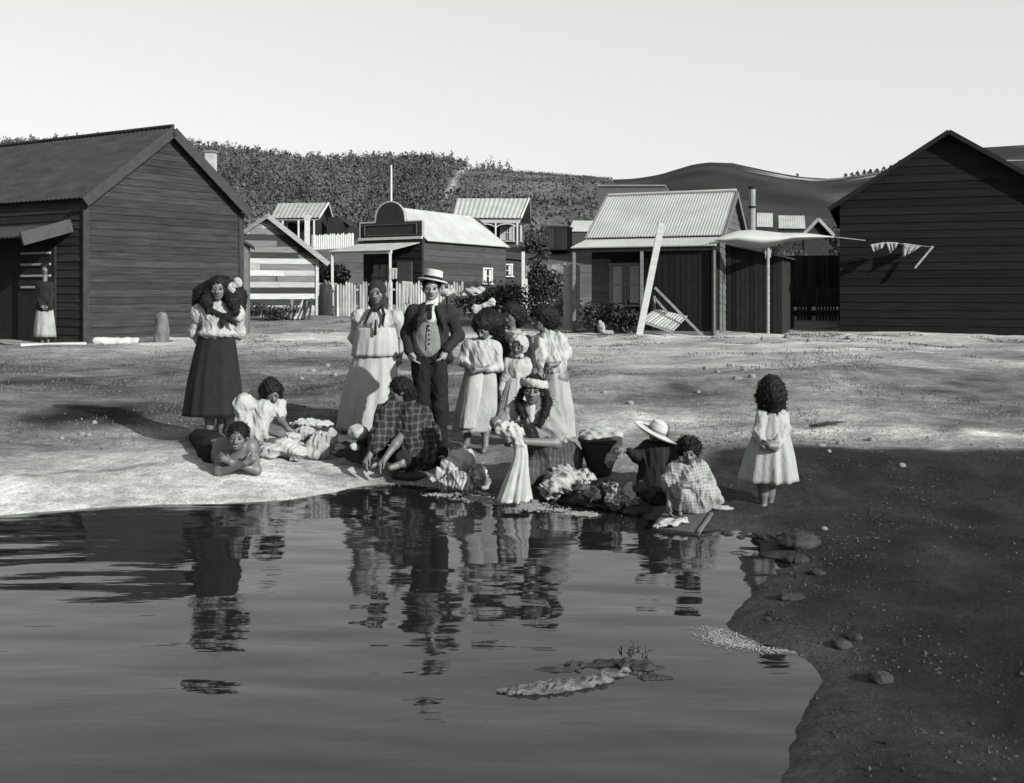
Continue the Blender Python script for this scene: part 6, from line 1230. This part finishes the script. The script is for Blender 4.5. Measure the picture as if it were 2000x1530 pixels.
for x, y, d, a_, b_ in ((1160, 852, 0, 26, 11), (1186, 852, .02, 24, 13), (1150, 850, .05, 18, 9), (1204, 852, .0, 12, 10), (1176, 846, .06, 22, 10)): S.ell(q(x, y, d), (a_ * Yb / F, .12, b_ * Yb / F))
S.chain([q(1204, 856, -.08), q(1203, 878, -.12), q(1192, 896, -.14), q(1188, 914, -.12)], [.05, .045, .045, .015])
tag(S.build('basket_washing', COTTON, None, res=.008, fold=(.018, 26, 5, (1, 1, 1))), 'white washing piled in the dark basket and spilling down its side', 'washing')
# scrubbing board at the toddler's feet
Yd = hit(1330, 1020); z_ = .055
bd = [Vector((P(x, y, 1).x, 0, 0)) for x, y in ()]
def wpt(px, py, z): Y = (EYE - z) * F / (py - HY); return Vector(((px - HX) * Y / F, Y, z))
B4 = [wpt(1272, 1030, .012), wpt(1364, 1041, .02), wpt(1390, 1004, .08), wpt(1300, 996, .07)]
t = empty('wash_board', B4[0], 'broad flat scrubbing board sloping into the water before the toddler', 'board')
for i in range(4):
    e0, e1 = i / 4 + .004, (i + 1) / 4 - .004; MB().prism([B4[0].lerp(B4[1], e0), B4[0].lerp(B4[1], e1), B4[3].lerp(B4[2], e1), B4[3].lerp(B4[2], e0)], (0, 0, -.03)).build('plank', M('wet_board', .06, var=.3, scale=4, stretch=(4, 1, 1)), t)
MB().bar(B4[1] + Vector((0, 0, .004)), B4[2] + Vector((0, 0, .004)), .018, .016).build('edge_strip', MIDB, t)
heap('suds_cloth', 'white sudsy cloth being scrubbed on the board by the toddler', [(1310, 1020, 0, 22, 5), (1332, 1018, 0, 14, 6), (1290, 1026, -.02, 16, 4)], 1310, 1028, COTTON, Y=wpt(1310, 1028, .03).y + .05, res=.006, fold=(.016, 46, 3), k=.015)
# ---- foam and suds: thin ragged sheets lying on the water
def foam(name, label, poly_px, seed, n, smin, smax, z=.004):
    """froth: very many small flat flakes, thick where a noise field says so"""
    r = np.random.default_rng(seed); m = MB(); Pp = np.array(poly_px, float); done = 0
    while done < n:
        k = r.uniform(0, len(Pp) - 1); a = int(k); fr = k - a; p = Pp[a] * (1 - fr) + Pp[a + 1] * fr
        c = wpt(p[0] + r.normal() * p[2] * 2.2, p[1] + r.normal() * p[2] * .42, z + r.uniform(0, .002))
        if vnoise(c.x * 2.2 + seed, c.y * 4, .35) < r.uniform(-.5, .7): continue
        w_ = r.uniform(smin, smax) * r.uniform(.4, 1); d_ = w_ * r.uniform(.4, .8); an = r.uniform(0, 6.28); nn = 6; rads = r.uniform(.55, 1.25, nn); done += 1
        m.prism([(c.x + w_ * rads[j] * math.cos(an + 1.047 * j), c.y + d_ * rads[j] * math.sin(an + 1.047 * j), c.z) for j in range(nn)], (0, 0, -.003))
    o = m.build(name, M('foam', .22, var=.3, scale=20, bump=.4)); return tag(o, label, kind='stuff')
foam('foam', 'soapy froth drifting round the hung cloth', [(850, 962, 7), (930, 972, 8), (1000, 984, 9), (1060, 992, 8), (1110, 1000, 6), (1160, 1006, 4)], 3, 2400, .004, .018)
foam('foam', 'pale froth along the edge of the muddy spit', [(1378, 1226, 5), (1396, 1242, 9), (1440, 1256, 11), (1490, 1264, 12), (1560, 1272, 8)], 5, 1100, .002, .007)
foam('foam', 'froth at the seated woman', [(700, 938, 5), (750, 944, 5), (800, 940, 6), (850, 950, 5)], 8, 500, .005, .022)
# ---- stones, sticks, spit and log
rk = random.Random(31); ROCK = M('wet_rock', .03, var=.5, scale=7, bump=.6, bdist=.03); DRY = M('dry_rock', .15, var=.35, scale=9, bump=.5)
def rock(px, py, w_, h_, label, mat, seed, group=None, name='rock', z=None):
    Y = hit(px, py, 2.2) if z is None else wpt(px, py, z).y; b = P(px, py, Y); s_ = Y / F; S = Sdf(.02); r = random.Random(seed)
    for i in range(3): S.ell((b.x + r.uniform(-.3, .3) * w_ * s_, Y + r.uniform(-.2, .2) * w_ * s_, b.z + h_ * s_ * .2), (w_ * s_ * r.uniform(.35, .5), w_ * s_ * r.uniform(.3, .45), h_ * s_ * r.uniform(.5, .8)))
    return tag(S.build(name, mat, None, res=max(.006, w_ * s_ / 26), fold=(w_ * s_ * .05, 12 / (w_ * s_ + .05), seed, (1, 1, 1))), label, 'rock', group)
for i, (x, y, a_, b_, lb, mt) in enumerate([(1500, 1052, 46, 16, 'rounded wet rock at the water edge nearest the lone little girl', ROCK), (1562, 1062, 90, 22, 'long low wet rock on the dark bank', ROCK), (1418, 1046, 20, 9, 'small wet stone in front of the washing board', ROCK), (1448, 1056, 16, 9, 'small wet stone between the board and the rounded rock', ROCK),
        (1552, 1096, 40, 12, 'flat wet stone below the long low rock', ROCK), (1482, 1118, 34, 10, 'dark stone half under water at the bank', ROCK), (1590, 1122, 30, 9, 'small stone on the wet mud to the right of the sunken stone', ROCK), (1548, 1170, 46, 10, 'low stone by the muddy spit', ROCK), (1640, 1262, 36, 12, 'stone at the far end of the froth line', ROCK), (1668, 1250, 26, 14, 'upright small stone beyond the froth line', ROCK),
        (1728, 1330, 50, 16, 'wet stone low on the near bank', ROCK), (1610, 1035, 10, 6, 'pebble alone on the wet mud above the long rock', DRY), (1062, 962, 50, 22, 'dark boulder in the water by the printed washing', ROCK), (1170, 985, 90, 20, 'low dark boulder under the checked cloth', ROCK), (1240, 1002, 60, 14, 'flat wet rock below the white cloth', ROCK), (800, 930, 70, 14, 'low rock under the seated plaid woman', ROCK)]):
    rock(x, y, a_, b_, lb, mt, 50 + i)
places = [(1378, 722), (1402, 728), (1426, 716), (1452, 724), (1470, 738), (1440, 742), (1365, 768), (1618, 884), (1604, 872), (1640, 868), (1700, 862), (1760, 912), (1232, 790), (1180, 768), (610, 726), (640, 716), (590, 742), (655, 735), (184, 828), (172, 852), (160, 850), (122, 858), (1490, 664), (1540, 660), (1580, 668), (1610, 658), (1660, 662)]
ORD = ['first', 'second', 'third', 'fourth', 'fifth', 'sixth', 'seventh', 'eighth']; seen_ = {}
for i, (x, y) in enumerate(sorted(places)):
    zone = 'on the rough hump behind the lone girl' if 1350 < x < 1480 and y < 745 else 'on the gravelly slope right of the lone girl' if x > 1590 and y > 800 else 'at the foot of the cottage yard' if x > 1480 and y < 680 else 'on the pale patch behind the crouching girl' if 560 < x < 680 else 'on the turf left of the sailor girl' if x < 200 else 'on the open slope behind the hatted child'
    rock(x, y, rk.uniform(7, 14), rk.uniform(5, 8), 'small loose stone %s, %s from the left' % (zone, ORD[seen_.setdefault(zone, 0)]), DRY, 90 + i, 'loose stones ' + zone, 'stone'); seen_[zone] += 1
y_ = hit(1612, 834); st = [P(1580, 829, y_), P(1596, 834, y_ - .02), P(1616, 836, y_), P(1646, 831, y_ + .03)]
for v in st: v.z = gz(v.x, v.y) + .03
tag(MB().tube(st, [.010, .017, .016, .008], 8).build('stick', M('stick_bark', .025, var=.4, scale=20)), 'dark crooked stick lying on the slope right of the lone girl', 'stick')
S = Sdf(.03)
for x, y, rx, ry, rz in ((1030, 1350, .13, .035, .018), (1070, 1344, .12, .04, .022), (1115, 1338, .11, .04, .024), (1160, 1330, .09, .03, .024), (1195, 1320, .07, .018, .020), (1222, 1312, .03, .015, .02)): S.ell(wpt(x, y, -.004), (rx, ry, rz))
tag(S.build('log', M('log_bark', .085, var=.7, scale=22, stretch=(1, 3, 1), bump=.9, bdist=.02), None, res=.006, fold=(.011, 60, 4, (1, .4, 1))), 'pale rough log breaking the surface in the foreground water', 'log')
S = Sdf(.04)
for x, y, rx, ry, rz in ((1090, 1310, .13, .025, .012), (1150, 1300, .14, .03, .016), (1215, 1296, .12, .035, .02), (1262, 1306, .10, .04, .018), (1280, 1326, .09, .03, .015)): S.ell(wpt(x, y, -.006), (rx, ry, rz))
tag(S.build('mud_bank', ROCK, None, res=.007, fold=(.012, 40, 4, (1, 1, 1))), 'dark mud hump curving round the foreground log', 'mud bank')
tb = wpt(1238, 1290, .0); t = empty('grass_tuft', tb, 'tuft of dark grass on the mud hump beside the foreground log', 'grass'); r = random.Random(5)
for i in range(16):
    a_ = r.uniform(0, 6.28); l = r.uniform(.03, .07); b0 = tb + Vector((r.uniform(-.06, .06), r.uniform(-.04, .04), .02)); MB().tube([b0, b0 + Vector((math.cos(a_) * l * .3, math.sin(a_) * l * .3, l * .7)), b0 + Vector((math.cos(a_) * l * .9, math.sin(a_) * l * .9, l * .8))], [.004, .003, .001], 4).build('blade', M('dry_grass', .05, var=.4), t)
# ---- ground cover: turf blades and gravel, uncountable
r = np.random.default_rng(21); n = 42000; X = r.uniform(-11, 12, n * 3); Yq = r.uniform(9.6, 34, n * 3); nz_ = vnoise(X, Yq, 1.1) + .5 * vnoise(X, Yq, .3)
keep = (shore_sd(X, Yq) > 1.7) & (nz_ + np.where((X < 0) & (Yq < 19), .35, -.35) + np.where((X > 3) & (Yq > 11.5) & (Yq < 17), .3, 0) > .15); X, Yq = X[keep][:n], Yq[keep][:n]; Z = ground_z(X, Yq); hgt = r.uniform(.006, .022, len(X)) * (1 + Yq / 26); an = r.uniform(0, 6.28, len(X)); wd = .004 + .0005 * Yq
dx, dy = np.cos(an) * wd, np.sin(an) * wd; lx, ly = r.normal(0, .5, len(X)) * hgt, r.normal(0, .5, len(X)) * hgt
V = np.stack([np.stack([X - dx, Yq - dy, Z - .01], 1), np.stack([X + dx, Yq + dy, Z - .01], 1), np.stack([X + lx, Yq + ly, Z + hgt], 1)], 1).reshape(-1, 3)
tag(mesh('grass', V, np.arange(len(V)).reshape(-1, 3), M('turf_blade', .085, var=.5, scale=2, bump=0), None), 'short sparse turf on the trodden ground', kind='stuff')
n = 5200; X = np.concatenate([r.uniform(-10, 11, n), r.uniform(1.2, 6.5, 2600)]); Yq = np.concatenate([9.2 + 22 * r.random(n) ** 1.4, r.uniform(9.8, 12.2, 2600)]); ok = (shore_sd(X, Yq) > .5) & ((vnoise(X, Yq, .7) > .05) | (r.random(len(X)) < .25)); X, Yq = X[ok], Yq[ok]; Z = ground_z(X, Yq)
sz = r.uniform(.004, .012, len(X)) * (1 + Yq / 40); octv = np.array([[1, 0, 0], [0, 1, 0], [-1, 0, 0], [0, -1, 0], [0, 0, .7], [0, 0, -.7]]); octf = np.array([[0, 1, 4], [1, 2, 4], [2, 3, 4], [3, 0, 4], [1, 0, 5], [2, 1, 5], [3, 2, 5], [0, 3, 5]])
an = r.uniform(0, 6.28, len(X)); R2 = np.stack([np.stack([np.cos(an), -np.sin(an), 0 * an], 1), np.stack([np.sin(an), np.cos(an), 0 * an], 1), np.stack([0 * an, 0 * an, 1 + 0 * an], 1)], 1)
V = (np.einsum('nij,vj->nvi', R2, octv) * (sz[:, None, None] * r.uniform(.6, 1.4, (len(X), 6, 1))) + np.stack([X, Yq, Z], 1)[:, None, :]).reshape(-1, 3); Q = (octf[None] + 6 * np.arange(len(X))[:, None, None]).reshape(-1, 3)
tag(mesh('gravel', V, Q, M('gravel_stone', .16, var=.6, scale=1.3, bump=0), None), 'loose gravel and crust crumbs on the slope', kind='stuff')

n = 9000; X = r.uniform(1.2, 5.6, n * 2); Yq = 2.6 + 7.2 * r.random(n * 2) ** 1.2; ok = (shore_sd(X, Yq) > -.05) & (ground_z(X, Yq) > .004) & (vnoise(X, Yq, .4) + r.normal(0, .4, n * 2) > .1); X, Yq = X[ok][:n], Yq[ok][:n]; Z = ground_z(X, Yq)
sz = r.uniform(.003, .009, len(X)) * r.choice([1, 1, 1, 1.8], len(X)); an = r.uniform(0, 6.28, len(X)); R2 = np.stack([np.stack([np.cos(an), -np.sin(an), 0 * an], 1), np.stack([np.sin(an), np.cos(an), 0 * an], 1), np.stack([0 * an, 0 * an, 1 + 0 * an], 1)], 1)
V = (np.einsum('nij,vj->nvi', R2, octv) * (sz[:, None, None] * r.uniform(.6, 1.4, (len(X), 6, 1))) + np.stack([X, Yq, Z], 1)[:, None, :]).reshape(-1, 3); Q = (octf[None] + 6 * np.arange(len(X))[:, None, None]).reshape(-1, 3)
tag(mesh('grit', V, Q, M('wet_grit', .035, var=.9, scale=3, bump=0, rough=.5), None), 'dark wet grit and mud crumbs on the near right bank', kind='stuff')
